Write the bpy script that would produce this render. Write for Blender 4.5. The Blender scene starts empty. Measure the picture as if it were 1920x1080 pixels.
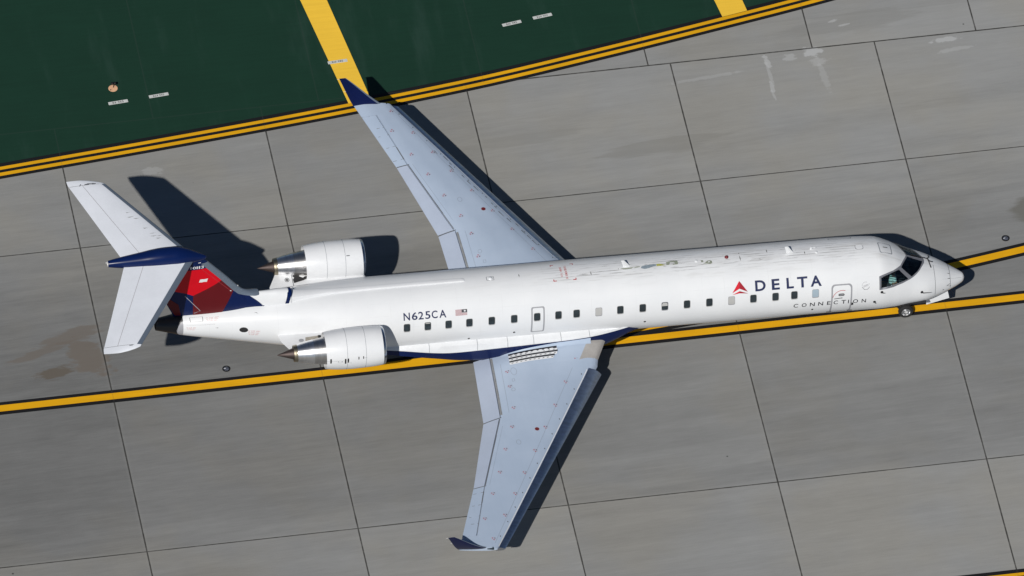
import bpy, bmesh, math, random
from mathutils import Vector, Matrix
from mathutils.geometry import delaunay_2d_cdt
random.seed(7)
R = math.radians
scene = bpy.context.scene
COL = scene.collection

# ------------------------------------------------------------------ camera, sky, sun, exposure
cam_d = bpy.data.cameras.new('camera'); cam = bpy.data.objects.new('camera', cam_d); COL.objects.link(cam)
AZ, EL, ROLL, DIST = -1.7728, 0.8013, 0.0379, 590.68
TGT = Vector((15.1356, -4.3167, 0.0))
o_dir = Vector((math.cos(EL)*math.cos(AZ), math.cos(EL)*math.sin(AZ), math.sin(EL)))
fw = -o_dir
rt = fw.cross(Vector((0, 0, 1))).normalized(); upv = rt.cross(fw)
r2 = rt*math.cos(ROLL) + upv*math.sin(ROLL); u2 = upv*math.cos(ROLL) - rt*math.sin(ROLL)
M = Matrix((r2, u2, -fw)).transposed().to_4x4(); M.translation = TGT + o_dir*DIST
cam.matrix_world = M
cam_d.sensor_width = 36.0; cam_d.lens = 30582.06/1920.0*36.0
cam_d.clip_start = 10.0; cam_d.clip_end = 6000.0
scene.camera = cam

SUN_AZ, SUN_EL = R(63.22), R(43.05)          # direction the light travels, over the ground; elevation
world = bpy.data.worlds.new('World'); scene.world = world; world.use_nodes = True
wn = world.node_tree; bg = wn.nodes['Background']
sky = wn.nodes.new('ShaderNodeTexSky'); sky.sky_type = 'NISHITA'; sky.sun_disc = False
sky.sun_elevation = SUN_EL; sky.sun_rotation = R(206.8)
sky.air_density = 0.8; sky.dust_density = 0.0; sky.ozone_density = 2.0
wn.links.new(sky.outputs[0], bg.inputs[0]); bg.inputs[1].default_value = 0.05
sun_d = bpy.data.lights.new('sun', 'SUN'); sun_d.energy = 5.0; sun_d.angle = R(0.53); sun_d.color = (1.0, 0.965, 0.91)
sun = bpy.data.objects.new('sun', sun_d); COL.objects.link(sun)
sd = Vector((math.cos(SUN_AZ)*math.cos(SUN_EL), math.sin(SUN_AZ)*math.cos(SUN_EL), -math.sin(SUN_EL)))
sun.rotation_euler = sd.to_track_quat('-Z', 'Y').to_euler()
sun.location = (0, 0, 100)
vs = scene.view_settings; vs.view_transform = 'Standard'; vs.look = 'None'; vs.gamma = 1.0; vs.exposure = -0.50
vs.use_curve_mapping = False

# ------------------------------------------------------------------ material helpers
class NT:
    def __init__(s, name):
        s.m = bpy.data.materials.new(name); s.m.use_nodes = True; s.t = s.m.node_tree
        s.b = s.t.nodes['Principled BSDF']
    def n(s, typ, **kw):
        x = s.t.nodes.new(typ)
        for k, v in kw.items(): setattr(x, k, v)
        return x
    def val(s, sock, v):
        if v is None: return
        if hasattr(v, 'is_output'): s.t.links.new(v, sock)
        else: sock.default_value = v
    def math(s, op, a, b=None, c=None, clamp=False):
        x = s.n('ShaderNodeMath', operation=op); x.use_clamp = clamp
        s.val(x.inputs[0], a); s.val(x.inputs[1], b); s.val(x.inputs[2], c)
        return x.outputs[0]
    def ramp(s, v, lo, hi):                       # smooth 0..1 between lo and hi
        x = s.n('ShaderNodeMapRange', interpolation_type='SMOOTHSTEP')
        s.val(x.inputs[0], v); x.inputs[1].default_value = lo; x.inputs[2].default_value = hi
        return x.outputs[0]
    def noise(s, vec, scale, detail=4.0, rough=0.55, sc=None):
        if sc is not None:
            mp = s.n('ShaderNodeMapping'); s.t.links.new(vec, mp.inputs[0]); mp.inputs['Scale'].default_value = sc; vec = mp.outputs[0]
        x = s.n('ShaderNodeTexNoise'); s.t.links.new(vec, x.inputs['Vector'])
        x.inputs['Scale'].default_value = scale; x.inputs['Detail'].default_value = detail; x.inputs['Roughness'].default_value = rough
        return x.outputs[0]
    def mix(s, f, a, b, mode='MIX'):
        x = s.n('ShaderNodeMix', data_type='RGBA', blend_type=mode)
        s.val(x.inputs[0], f)
        for i, c in ((6, a), (7, b)):
            if hasattr(c, 'is_output'): s.t.links.new(c, x.inputs[i])
            else: x.inputs[i].default_value = (c[0], c[1], c[2], 1)
        return x.outputs[2]
    def coord(s, which='Object'): return s.n('ShaderNodeTexCoord').outputs[which]
    def sep(s, v):
        x = s.n('ShaderNodeSeparateXYZ'); s.t.links.new(v, x.inputs[0]); return x.outputs
    def color(s, c): s.val(s.b.inputs['Base Color'], c if hasattr(c, 'is_output') else (c[0], c[1], c[2], 1))
    def set(s, **kw):
        for k, v in kw.items(): s.val(s.b.inputs[k.replace('_', ' ')], v)

def paint(name, col, rough=0.35, var=0.06, metal=0.0, spec=0.5, nscale=1.3, coat=0.0):
    t = NT(name); co = t.coord()
    n1 = t.noise(co, nscale, 5, 0.6); n2 = t.noise(co, 14.0, 3, 0.5)
    f = t.math('ADD', t.math('MULTIPLY', n1, 0.7), t.math('MULTIPLY', n2, 0.3))
    k = t.ramp(f, 0.3, 0.7)
    lo = tuple(c*(1-var) for c in col); hi = tuple(min(1, c*(1+var*0.5)) for c in col)
    t.color(t.mix(k, lo, hi)); t.set(Roughness=rough, Metallic=metal)
    t.b.inputs['Specular IOR Level'].default_value = spec
    if coat: t.b.inputs['Coat Weight'].default_value = coat; t.b.inputs['Coat Roughness'].default_value = 0.08
    return t.m

# ---- concrete ground
def ground_material():
    t = NT('concrete_slabs'); co = t.coord(); X, Y, Z = t.sep(co)
    upper = t.math('GREATER_THAN', Y, 6.13)
    # vertical joints: 7.626 m bays below y=6.13, 6.13 m bays above
    def dist_mod(v, per, off):
        q = t.math('DIVIDE', t.math('SUBTRACT', v, off), per)
        fr = t.math('FRACT', t.math('ADD', q, 0.5))
        return t.math('MULTIPLY', t.math('ABSOLUTE', t.math('SUBTRACT', fr, 0.5)), per), t.math('FLOOR', q)
    d1, i1 = dist_mod(X, 7.628, -0.005); d2, i2 = dist_mod(X, 6.135, 22.06)
    dv = t.math('ADD', t.math('MULTIPLY', d1, t.math('SUBTRACT', 1.0, upper)), t.math('MULTIPLY', d2, upper))
    iv = t.math('ADD', t.math('MULTIPLY', i1, t.math('SUBTRACT', 1.0, upper)), t.math('MULTIPLY', t.math('ADD', i2, 37.3), upper))
    dh, ih = dist_mod(Y, 7.63, 0.0)
    # rows: y = 0, -7.63, -15.26 ... and one at 6.13 instead of 7.63
    lowrow = t.math('LESS_THAN', Y, 3.0)
    dh0 = t.math('ADD', t.math('MULTIPLY', dh, lowrow), t.math('MULTIPLY', 9.0, t.math('SUBTRACT', 1.0, lowrow)))
    dc = t.math('ABSOLUTE', t.math('SUBTRACT', Y, 6.13))
    dhi, ihi = dist_mod(Y, 6.1, 12.23)
    hirow = t.math('GREATER_THAN', Y, 9.0)
    dhi = t.math('ADD', t.math('MULTIPLY', dhi, hirow), t.math('MULTIPLY', 9.0, t.math('SUBTRACT', 1.0, hirow)))
    wob = t.math('MULTIPLY', t.math('SUBTRACT', t.noise(co, 1.6, 2), 0.5), 0.018)
    jv = t.math('SUBTRACT', 1.0, t.ramp(t.math('ADD', dv, wob), 0.020, 0.032))
    jh = t.math('SUBTRACT', 1.0, t.ramp(t.math('ADD', t.math('MINIMUM', dh0, dhi), wob), 0.017, 0.028))
    jc = t.math('SUBTRACT', 1.0, t.ramp(t.math('ADD', dc, wob), 0.024, 0.036))
    joint = t.math('MULTIPLY', t.math('MAXIMUM', t.math('MAXIMUM', jv, jh), jc), t.math('ADD', 0.72, t.math('MULTIPLY', t.ramp(t.noise(co, 2.4, 5, 0.7), 0.3, 0.6), 0.28)))
    # per slab tint
    cb = t.n('ShaderNodeCombineXYZ'); t.val(cb.inputs[0], iv)
    row = t.math('ADD', t.math('ADD', ih, t.math('MULTIPLY', upper, 11.0)), 0.3); t.val(cb.inputs[1], row)
    wnz = t.n('ShaderNodeTexWhiteNoise', noise_dimensions='2D'); t.t.links.new(cb.outputs[0], wnz.inputs['Vector'])
    slab = wnz.outputs['Value']
    # streaks brushed along X, slightly slanted, different on every slab
    rot = t.n('ShaderNodeMapping'); t.t.links.new(co, rot.inputs[0]); rot.inputs['Rotation'].default_value = (0, 0, R(-2.5))
    off = t.n('ShaderNodeVectorMath', operation='ADD'); t.t.links.new(rot.outputs[0], off.inputs[0])
    cz = t.n('ShaderNodeCombineXYZ'); t.val(cz.inputs[2], t.math('MULTIPLY', slab, 3.0)); t.t.links.new(cz.outputs[0], off.inputs[1])
    v = off.outputs[0]
    st1 = t.noise(v, 1.0, 6, 0.6, sc=(0.12, 1.1, 1.0)); st2 = t.noise(v, 1.0, 5, 0.65, sc=(0.5, 5.5, 1.0)); st3 = t.noise(v, 1.0, 3, 0.6, sc=(1.6, 26.0, 1.0))
    big = t.noise(co, 0.16, 4, 0.55); mid = t.noise(co, 0.9, 6, 0.6); fine = t.noise(co, 26.0, 4, 0.6)
    a = t.math('MULTIPLY', t.math('SUBTRACT', st1, 0.5), 0.24)
    a = t.math('ADD', a, t.math('MULTIPLY', t.math('SUBTRACT', st2, 0.5), 0.22))
    a = t.math('ADD', a, t.math('MULTIPLY', t.math('SUBTRACT', st3, 0.5), 0.17))
    a = t.math('ADD', a, t.math('MULTIPLY', t.math('SUBTRACT', mid, 0.5), 0.11))
    a = t.math('ADD', a, t.math('MULTIPLY', t.math('SUBTRACT', fine, 0.5), 0.16))
    a = t.math('ADD', a, t.math('MULTIPLY', t.math('SUBTRACT', big, 0.5), 0.15))
    a = t.math('ADD', a, t.math('MULTIPLY', t.math('SUBTRACT', slab, 0.5), 0.10))
    # rubber and jet-blast darkening along the taxi line, and the lead-in sweep on the right
    dcl = t.math('ADD', t.math('ABSOLUTE', t.math('ADD', Y, 8.4)), t.math('MULTIPLY', t.math('SUBTRACT', st1, 0.5), 5.0))
    band = t.math('MULTIPLY', t.math('SUBTRACT', 1.0, t.ramp(dcl, 4.0, 10.0)), t.math('SUBTRACT', 1.0, t.math('MULTIPLY', t.math('LESS_THAN', Y, -15.26), 0.8)))
    a = t.math('SUBTRACT', a, t.math('MULTIPLY', band, 0.24))
    dcl2 = t.math('ADD', t.math('ABSOLUTE', t.math('ADD', Y, 6.2)), t.math('MULTIPLY', t.math('SUBTRACT', st2, 0.5), 1.5))
    a = t.math('SUBTRACT', a, t.math('MULTIPLY', t.math('SUBTRACT', 1.0, t.ramp(dcl2, 0.2, 1.7)), 0.09))
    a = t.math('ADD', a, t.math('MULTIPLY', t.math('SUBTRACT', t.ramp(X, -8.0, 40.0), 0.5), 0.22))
    dsw = t.math('ABSOLUTE', t.math('SUBTRACT', t.math('SUBTRACT', Y, 1.9), t.math('MULTIPLY', t.math('SUBTRACT', X, 26.0), 0.12)))
    sweep = t.math('SUBTRACT', 1.0, t.ramp(t.math('ADD', dsw, t.math('MULTIPLY', st2, 0.7)), 0.25, 1.0))
    sweep = t.math('MULTIPLY', sweep, t.ramp(X, 19.0, 27.0))
    a = t.math('SUBTRACT', a, t.math('MULTIPLY', sweep, 0.06))
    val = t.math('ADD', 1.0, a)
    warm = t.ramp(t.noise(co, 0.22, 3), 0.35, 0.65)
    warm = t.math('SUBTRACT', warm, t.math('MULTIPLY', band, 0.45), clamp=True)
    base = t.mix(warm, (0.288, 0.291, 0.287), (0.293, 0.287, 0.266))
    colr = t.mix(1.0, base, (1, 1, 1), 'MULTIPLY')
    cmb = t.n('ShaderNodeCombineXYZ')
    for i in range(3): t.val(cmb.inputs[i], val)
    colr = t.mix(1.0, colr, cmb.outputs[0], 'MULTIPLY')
    # stains and bloom with shapes of their own: (cx, cy, rx, ry, rot, edge noise scale, colour, strength)
    def blot(cx, cy, rx, ry, rot_, sc, amp, colour, k, prev, squash=(1, 1, 1)):
        dx = t.math('SUBTRACT', X, cx); dy = t.math('SUBTRACT', Y, cy); c_, s_ = math.cos(R(rot_)), math.sin(R(rot_))
        u = t.math('DIVIDE', t.math('ADD', t.math('MULTIPLY', dx, c_), t.math('MULTIPLY', dy, s_)), rx)
        w = t.math('DIVIDE', t.math('SUBTRACT', t.math('MULTIPLY', dy, c_), t.math('MULTIPLY', dx, s_)), ry)
        d = t.math('SQRT', t.math('ADD', t.math('MULTIPLY', u, u), t.math('MULTIPLY', w, w)))
        d = t.math('ADD', d, t.math('MULTIPLY', t.math('SUBTRACT', t.noise(co, sc, 6, 0.62, sc=squash), 0.5), amp))
        return t.mix(t.math('MULTIPLY', t.math('SUBTRACT', 1.0, t.ramp(d, 0.62, 0.92)), k), prev, colour)
    brown = (0.165, 0.143, 0.122)
    colr = blot(-0.55, -5.5, 0.8, 1.25, 24, 1.3, 1.9, brown, 0.85, colr, (1, 2.0, 1))
    colr = blot(-1.0, -4.3, 1.5, 0.42, 16, 1.6, 1.9, brown, 0.7, colr, (0.6, 3, 1))
    colr = blot(-1.9, -6.05, 0.95, 0.34, 10, 2.0, 1.8, (0.13, 0.11, 0.088), 0.85, colr, (0.7, 2.6, 1))
    colr = blot(-2.3, -5.0, 1.7, 0.22, 18, 1.6, 1.6, brown, 0.65, colr, (0.5, 3.5, 1))
    colr = blot(34.9, -3.15, 1.35, 0.95, 5, 1.4, 0.7, (0.165, 0.162, 0.145), 0.85, colr, (0.5, 2.2, 1))
    colr = blot(17.0, 3.1, 2.8, 0.45, 4, 0.8, 1.8, (0.24, 0.235, 0.215), 0.35, colr, (0.4, 4, 1))
    colr = blot(22.0, 2.0, 2.8, 0.5, 6, 0.8, 1.8, (0.225, 0.22, 0.20), 0.4, colr, (0.4, 4, 1))
    colr = blot(29.8, 7.2, 3.2, 0.6, 3, 0.8, 1.6, (0.235, 0.233, 0.22), 0.4, colr, (0.4, 3, 1))
    white = (0.52, 0.53, 0.53)
    for cx, cy, rx, ry, rt_, kk in ((26.42, 5.65, 0.13, 0.45, 10, .55), (26.40, 5.0, 0.08, 0.8, 3, .35), (26.36, 4.35, 0.09, 0.4, 4, .5), (26.34, 3.95, 0.06, 0.3, 10, .4), (28.15, 5.95, 0.42, 0.30, 0, .7), (28.3, 5.4, 0.5, 0.2, 5, .35), (28.35, 4.6, 0.16, 0.9, 4, .25), (33.15, 5.85, 0.7, 0.15, 6, .6), (27.3, 5.75, 0.3, 0.22, 0, .4), (33.4, 5.3, 0.8, 0.12, 5, .3), (24.0, 5.2, 1.6, 0.10, 5, .25), (29.6, 7.15, 0.28, 0.05, 10, .5), (29.2, 7.4, 0.22, 0.07, 14, .5), (3.2, 3.45, 0.5, 0.25, 0, .25)):
        colr = blot(cx, cy, rx, ry, rt_, 3.2, 2.2, white, kk, colr, (1, 1.6, 1))
    # small dark specks
    vo = t.n('ShaderNodeTexVoronoi'); t.t.links.new(co, vo.inputs['Vector']); vo.inputs['Scale'].default_value = 0.42
    speck = t.math('SUBTRACT', 1.0, t.ramp(vo.outputs['Distance'], 0.012, 0.022))
    colr = t.mix(t.math('MULTIPLY', speck, 0.85), colr, (0.05, 0.05, 0.045))
    # grime beside the joints, then the sealant itself
    near = t.math('SUBTRACT', 1.0, t.ramp(t.math('MINIMUM', dv, t.math('MINIMUM', dh0, dc)), 0.02, 0.16))
    colr = t.mix(t.math('MULTIPLY', near, 0.10), colr, (0.36, 0.355, 0.34))
    colr = t.mix(t.math('MULTIPLY', joint, 0.93), colr, (0.035, 0.034, 0.030))
    t.color(colr); t.set(Roughness=0.85); t.b.inputs['Specular IOR Level'].default_value = 0.25
    bmp = t.n('ShaderNodeBump'); bmp.inputs['Strength'].default_value = 0.12; bmp.inputs['Distance'].default_value = 0.01
    t.val(bmp.inputs['Height'], t.math('SUBTRACT', fine, joint)); t.t.links.new(bmp.outputs[0], t.b.inputs['Normal'])
    return t.m

def road_paint(name, col, wear=0.25, under=(0.2, 0.2, 0.19), streak=0.10, joints=True, rough=0.7, lighter=None):
    t = NT(name); co = t.coord(); X, Y, Z = t.sep(co)
    st = t.noise(co, 1.0, 5, 0.65, sc=(0.35, 9.0, 1.0)); st2 = t.noise(co, 1.0, 5, 0.6, sc=(1.5, 22.0, 1)); bg_ = t.noise(co, 0.5, 5, 0.6); fi = t.noise(co, 18, 5, 0.7)
    a = t.math('ADD', 1.0, t.math('MULTIPLY', t.math('SUBTRACT', st, 0.5), streak*2.2))
    a = t.math('ADD', a, t.math('MULTIPLY', t.math('SUBTRACT', st2, 0.5), streak))
    a = t.math('ADD', a, t.math('MULTIPLY', t.math('SUBTRACT', bg_, 0.5), streak*2.0))
    cmb = t.n('ShaderNodeCombineXYZ')
    for i in range(3): t.val(cmb.inputs[i], a)
    c = t.mix(1.0, col, cmb.outputs[0], 'MULTIPLY')
    w = t.ramp(t.math('ADD', t.math('MULTIPLY', fi, 0.45), t.math('MULTIPLY', st, 0.55)), 0.60, 0.78)
    c = t.mix(t.math('MULTIPLY', w, wear), c, under)
    if lighter: c = t.mix(t.math('MULTIPLY', t.ramp(t.noise(co, 1.0, 5, 0.6, sc=(0.9, 0.16, 1)), 0.52, 0.8), lighter[1]), c, lighter[0])
    if joints:
        up_ = t.math('GREATER_THAN', Y, 6.13)
        def dm(per, off):
            q = t.math('FRACT', t.math('ADD', t.math('DIVIDE', t.math('SUBTRACT', X, off), per), 0.5))
            return t.math('MULTIPLY', t.math('ABSOLUTE', t.math('SUBTRACT', q, 0.5)), per)
        dv = t.math('ADD', t.math('MULTIPLY', dm(7.628, -0.005), t.math('SUBTRACT', 1.0, up_)), t.math('MULTIPLY', dm(6.135, 22.06), up_))
        dv = t.math('MINIMUM', dv, t.math('ABSOLUTE', t.math('SUBTRACT', Y, 6.13)))
        j = t.math('SUBTRACT', 1.0, t.ramp(dv, 0.012, 0.03))
        c = t.mix(t.math('MULTIPLY', j, joints), c, under)
    t.color(c); t.set(Roughness=rough); t.b.inputs['Specular IOR Level'].default_value = 0.3
    return t.m

def fuselage_material():
    t = NT('white_fuselage_paint')
    uvn = t.n('ShaderNodeUVMap'); uvn.uv_map = 'surface'; uv = uvn.outputs[0]     # u = metres aft of the nose, v = arc metres from the crown
    U, V, _ = t.sep(uv); co = t.coord()
    n1 = t.noise(co, 0.8, 5, 0.6)
    c = t.mix(t.ramp(n1, 0.3, 0.7), (0.765, 0.78, 0.80), (0.80, 0.815, 0.83))
    # faint skin panel lines
    def line(v, per, off, w):
        q = t.math('FRACT', t.math('ADD', t.math('DIVIDE', t.math('SUBTRACT', v, off), per), 0.5))
        d = t.math('MULTIPLY', t.math('ABSOLUTE', t.math('SUBTRACT', q, 0.5)), per)
        return t.math('SUBTRACT', 1.0, t.ramp(d, w*0.5, w*1.4))
    brk = t.ramp(t.noise(uv, 1.4, 4, 0.6), 0.42, 0.66)
    pl = t.math('MAXIMUM', line(U, 0.406*2, 0.2, 0.008), line(V, 0.47, 0.235, 0.006))
    c = t.mix(t.math('MULTIPLY', t.math('MULTIPLY', pl, brk), 0.16), c, (0.42, 0.42, 0.42))
    # weathered crown: fine black lap-joint streaks running fore and aft
    crown = t.math('SUBTRACT', 1.0, t.ramp(t.math('ABSOLUTE', t.math('SUBTRACT', V, 0.02)), 0.22, 0.62))
    fore = t.math('MULTIPLY', t.ramp(U, 3.0, 4.5), t.math('SUBTRACT', 1.0, t.ramp(U, 14.5, 16.5)))
    s1 = t.noise(uv, 1.0, 5, 0.6, sc=(1.1, 16.0, 1)); s2 = t.noise(uv, 1.0, 4, 0.6, sc=(7.0, 30.0, 1))
    streak = t.math('MULTIPLY', t.ramp(s1, 0.56, 0.66), t.ramp(s2, 0.45, 0.62))
    lap = line(V, 0.115, 0.03, 0.013)
    k = t.math('MULTIPLY', t.math('MULTIPLY', t.math('MAXIMUM', t.math('MULTIPLY', lap, t.ramp(s1, 0.47, 0.58)), t.math('MULTIPLY', streak, 0.45)), crown), fore)
    c = t.mix(t.math('MULTIPLY', k, 0.6), c, (0.10, 0.10, 0.095))
    # soft grey grime over the crown and flight deck roof
    g = t.math('MULTIPLY', t.math('MULTIPLY', t.ramp(t.noise(uv, 1.0, 6, 0.65, sc=(0.7, 4.0, 1)), 0.45, 0.75), t.math('SUBTRACT', 1.0, t.ramp(t.math('ABSOLUTE', V), 0.3, 1.0))), t.math('SUBTRACT', 1.0, t.ramp(U, 5.0, 24.0)))
    c = t.mix(t.math('MULTIPLY', g, 0.5), c, (0.44, 0.43, 0.41))
    # belly and nose-underside dirt
    low = t.math('MULTIPLY', t.ramp(t.math('ABSOLUTE', V), 2.2, 2.9), t.ramp(t.noise(uv, 1.0, 5, 0.6, sc=(0.6, 6, 1)), 0.35, 0.7))
    c = t.mix(t.math('MULTIPLY', low, 0.28), c, (0.35, 0.34, 0.32))
    chips = t.math('MULTIPLY', t.ramp(t.noise(uv, 9.0, 3, 0.7), 0.70, 0.74), t.math('SUBTRACT', 1.0, t.ramp(U, 1.2, 1.8)))
    c = t.mix(t.math('MULTIPLY', chips, 0.8), c, (0.12, 0.12, 0.12))
    t.color(c); t.set(Roughness=0.28); t.b.inputs['Specular IOR Level'].default_value = 0.5
    return t.m

def glass_material(name, tint, rough=0.03, trans=0.6):
    t = NT(name); out = t.t.nodes['Material Output']
    tr = t.n('ShaderNodeBsdfTransparent'); tr.inputs[0].default_value = (*tint, 1)
    gl = t.n('ShaderNodeBsdfGlossy'); gl.inputs['Roughness'].default_value = rough; gl.inputs[0].default_value = (0.8, 0.9, 1, 1)
    fr = t.n('ShaderNodeFresnel'); fr.inputs[0].default_value = 1.5
    mx = t.n('ShaderNodeMixShader'); t.t.links.new(fr.outputs[0], mx.inputs[0])
    t.t.links.new(tr.outputs[0], mx.inputs[1]); t.t.links.new(gl.outputs[0], mx.inputs[2]); t.t.links.new(mx.outputs[0], out.inputs[0])
    return t.m

def wing_material():
    t = NT('grey_wing_paint'); co = t.coord(); X, Y, Z = t.sep(co)
    n1 = t.noise(co, 0.7, 5, 0.6); n2 = t.noise(co, 1.0, 5, 0.6, sc=(6.0, 0.6, 1))
    c = t.mix(t.ramp(n1, 0.3, 0.7), (0.425, 0.515, 0.650), (0.465, 0.555, 0.690))
    c = t.mix(t.math('MULTIPLY', t.ramp(n2, 0.5, 0.8), 0.25), c, (0.37, 0.45, 0.57))
    t.color(c); t.set(Roughness=0.30); return t.m

def bare_metal(name, col, rough=0.3, along=(1, 8, 8)):
    t = NT(name); co = t.coord()
    n1 = t.noise(co, 1.0, 4, 0.6, sc=along); n2 = t.noise(co, 3.0, 4)
    c = t.mix(t.ramp(n1, 0.3, 0.7), tuple(x*0.86 for x in col), tuple(min(1, x*1.08) for x in col))
    t.color(c); t.set(Metallic=1.0, Roughness=t.math('ADD', rough, t.math('MULTIPLY', t.math('SUBTRACT', n2, 0.5), 0.12))); return t.m

MT = dict(
    ground=ground_material(),
    green=road_paint('dark_green_surface_paint', (0.0075, 0.038, 0.022), wear=0.10, under=(0.03, 0.05, 0.04), streak=0.14, joints=0.35, lighter=((0.03, 0.068, 0.052), 0.5)),
    black=road_paint('black_line_paint', (0.0095, 0.0095, 0.011), wear=0.12, under=(0.06, 0.06, 0.055), streak=0.2, joints=0.25),
    yellow=road_paint('yellow_line_paint', (0.80, 0.405, 0.004), wear=0.25, under=(0.40, 0.20, 0.02), streak=0.16, joints=0.30),
    yellow2=road_paint('bright_yellow_bar_paint', (0.97, 0.60, 0.055), wear=0.16, under=(0.62, 0.36, 0.06), streak=0.10, joints=0.0),
    label=paint('white_stencil_paint', (0.62, 0.64, 0.62), 0.7, 0.12, nscale=6), labelink=paint('black_stencil_ink', (0.07, 0.06, 0.07), 0.8, 0.2, nscale=9),
    fus=fuselage_material(), white=paint('white_gloss_paint', (0.79, 0.805, 0.825), 0.28, 0.04), whiteworn=paint('white_worn_paint', (0.765, 0.78, 0.80), 0.35, 0.07),
    wing=wing_material(), flap=paint('light_grey_flap_paint', (0.46, 0.525, 0.650), 0.35, 0.05), tailw=paint('tail_white_paint', (0.83, 0.86, 0.92), 0.3, 0.05),
    glove=paint('beige_grey_leading_edge', (0.42, 0.40, 0.38), 0.45, 0.10, nscale=3),
    slat=bare_metal('polished_slat_metal', (0.42, 0.50, 0.64), 0.36), deice=paint('grey_deicing_edge', (0.19, 0.235, 0.30), 0.35, 0.06, metal=0.35),
    navy=paint('navy_blue_paint', (0.0035, 0.0135, 0.078), 0.25, 0.12, spec=0.25), navydark=paint('navy_blue_winglet_paint', (0.0035, 0.009, 0.058), 0.32, 0.1, spec=0.22),
    red=paint('bright_red_paint', (0.64, 0.003, 0.013), 0.3, 0.07, spec=0.25), maroon=paint('maroon_paint', (0.125, 0.007, 0.011), 0.3, 0.10, spec=0.25),
    ink=paint('navy_lettering', (0.016, 0.024, 0.085), 0.4, 0.1), inkb=paint('black_lettering', (0.02, 0.022, 0.03), 0.4, 0.1), inkr=paint('red_lettering', (0.45, 0.02, 0.03), 0.5, 0.1),
    inkrp=paint('pale_red_lettering', (0.55, 0.22, 0.22), 0.5, 0.1), inkrd=paint('dark_red_cap', (0.16, 0.018, 0.022), 0.5, 0.1),
    grey=paint('grey_trim', (0.34, 0.345, 0.37), 0.4, 0.06), framegrey=paint('dark_grey_frame', (0.185, 0.19, 0.215), 0.45, 0.08), line=paint('panel_gap', (0.13, 0.14, 0.155), 0.7, 0.2), linew=paint('faint_wing_seam', (0.33, 0.39, 0.48), 0.6, 0.08), linef=paint('faint_panel_gap', (0.30, 0.32, 0.35), 0.7, 0.1), dark=paint('dark_grey_opening', (0.018, 0.018, 0.02), 0.6, 0.2),
    window=paint('dark_window_glass', (0.030, 0.042, 0.050), 0.06, 0.35, nscale=3.0), shade=paint('pulled_window_shade', (0.47, 0.47, 0.46), 0.35, 0.05), shadeb=paint('pale_blue_window_shade', (0.36, 0.45, 0.52), 0.2, 0.08),
    rimw=paint('window_recess_edge', (0.50, 0.50, 0.50), 0.4, 0.05),
    screen=glass_material('cockpit_glass', (0.74, 0.90, 0.88)), interior=paint('dark_cockpit_lining', (0.022, 0.023, 0.026), 0.8, 0.2),
    titan=bare_metal('grey_titanium', (0.60, 0.59, 0.58), 0.34, (8, 1, 1)), silver=bare_metal('polished_silver_metal', (0.82, 0.82, 0.83), 0.30, (6, 1, 1)), brass=bare_metal('burnt_exhaust_ring', (0.36, 0.32, 0.24), 0.42), cone=bare_metal('brown_exhaust_cone', (0.125, 0.10, 0.095), 0.62), lip=bare_metal('inlet_lip_metal', (0.62, 0.65, 0.70), 0.22),
    apu=paint('black_exhaust_shroud', (0.022, 0.022, 0.026), 0.40, 0.15), primer=paint('grey_green_primer', (0.30, 0.33, 0.26), 0.6, 0.25, nscale=7), primerb=paint('blue_grey_primer', (0.27, 0.33, 0.38), 0.5, 0.2, nscale=7), primery=paint('yellow_green_primer', (0.40, 0.40, 0.10), 0.5, 0.2, nscale=7),
    rubber=paint('tyre_rubber', (0.016, 0.016, 0.017), 0.8, 0.2), rim=bare_metal('wheel_rim_metal', (0.72, 0.73, 0.75), 0.35), strut=paint('gear_strut_paint', (0.55, 0.55, 0.55), 0.35, 0.08),
    skin=paint('skin', (0.42, 0.24, 0.17), 0.6, 0.05), shirt=paint('pale_blue_shirt', (0.62, 0.86, 0.88), 0.8, 0.06), hair=paint('dark_hair', (0.03, 0.02, 0.015), 0.6, 0.2), trousers=paint('dark_trousers', (0.02, 0.022, 0.03), 0.8, 0.1), seatm=paint('seat_fabric', (0.04, 0.04, 0.05), 0.9, 0.1),
    lens=paint('light_lens_glass', (0.09, 0.10, 0.13), 0.12, 0.3, nscale=10), lamp=paint('lamp_black', (0.012, 0.012, 0.014), 0.5, 0.2), canbase=paint('peach_base_plate', (0.78, 0.46, 0.27), 0.7, 0.12, nscale=12), brightlens=paint('clear_lens', (0.75, 0.77, 0.80), 0.2, 0.05),
)

# ------------------------------------------------------------------ object helpers
def link(name, verts, faces, mats, parent=None, smooth=True, angle=35, fm=None, uvs=None):
    me = bpy.data.meshes.new(name); me.from_pydata([tuple(v) for v in verts], [], faces)
    if not isinstance(mats, (list, tuple)): mats = [mats]
    for m in mats: me.materials.append(MT[m] if isinstance(m, str) else m)
    if fm: me.polygons.foreach_set('material_index', fm)
    if uvs:
        ul = me.uv_layers.new(name='surface')
        for l in me.loops: ul.data[l.index].uv = uvs[l.vertex_index]
    bm = bmesh.new(); bm.from_mesh(me); bmesh.ops.recalc_face_normals(bm, faces=bm.faces); bm.to_mesh(me); bm.free()
    if smooth:
        me.polygons.foreach_set('use_smooth', [True]*len(me.polygons)); me.set_sharp_from_angle(angle=R(angle))
    me.update()
    ob = bpy.data.objects.new(name, me); COL.objects.link(ob)
    if parent: ob.parent = parent
    return ob
def tag(o, label=None, cat=None, group=None, kind=None):
    if label: o['label'] = label
    if cat: o['category'] = cat
    if group: o['group'] = group
    if kind: o['kind'] = kind
    return o
def empty(name, loc, rot=(0, 0, 0)):
    o = bpy.data.objects.new(name, None); COL.objects.link(o); o.location = loc; o.rotation_euler = rot; o.empty_display_size = 0.3
    return o
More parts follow.
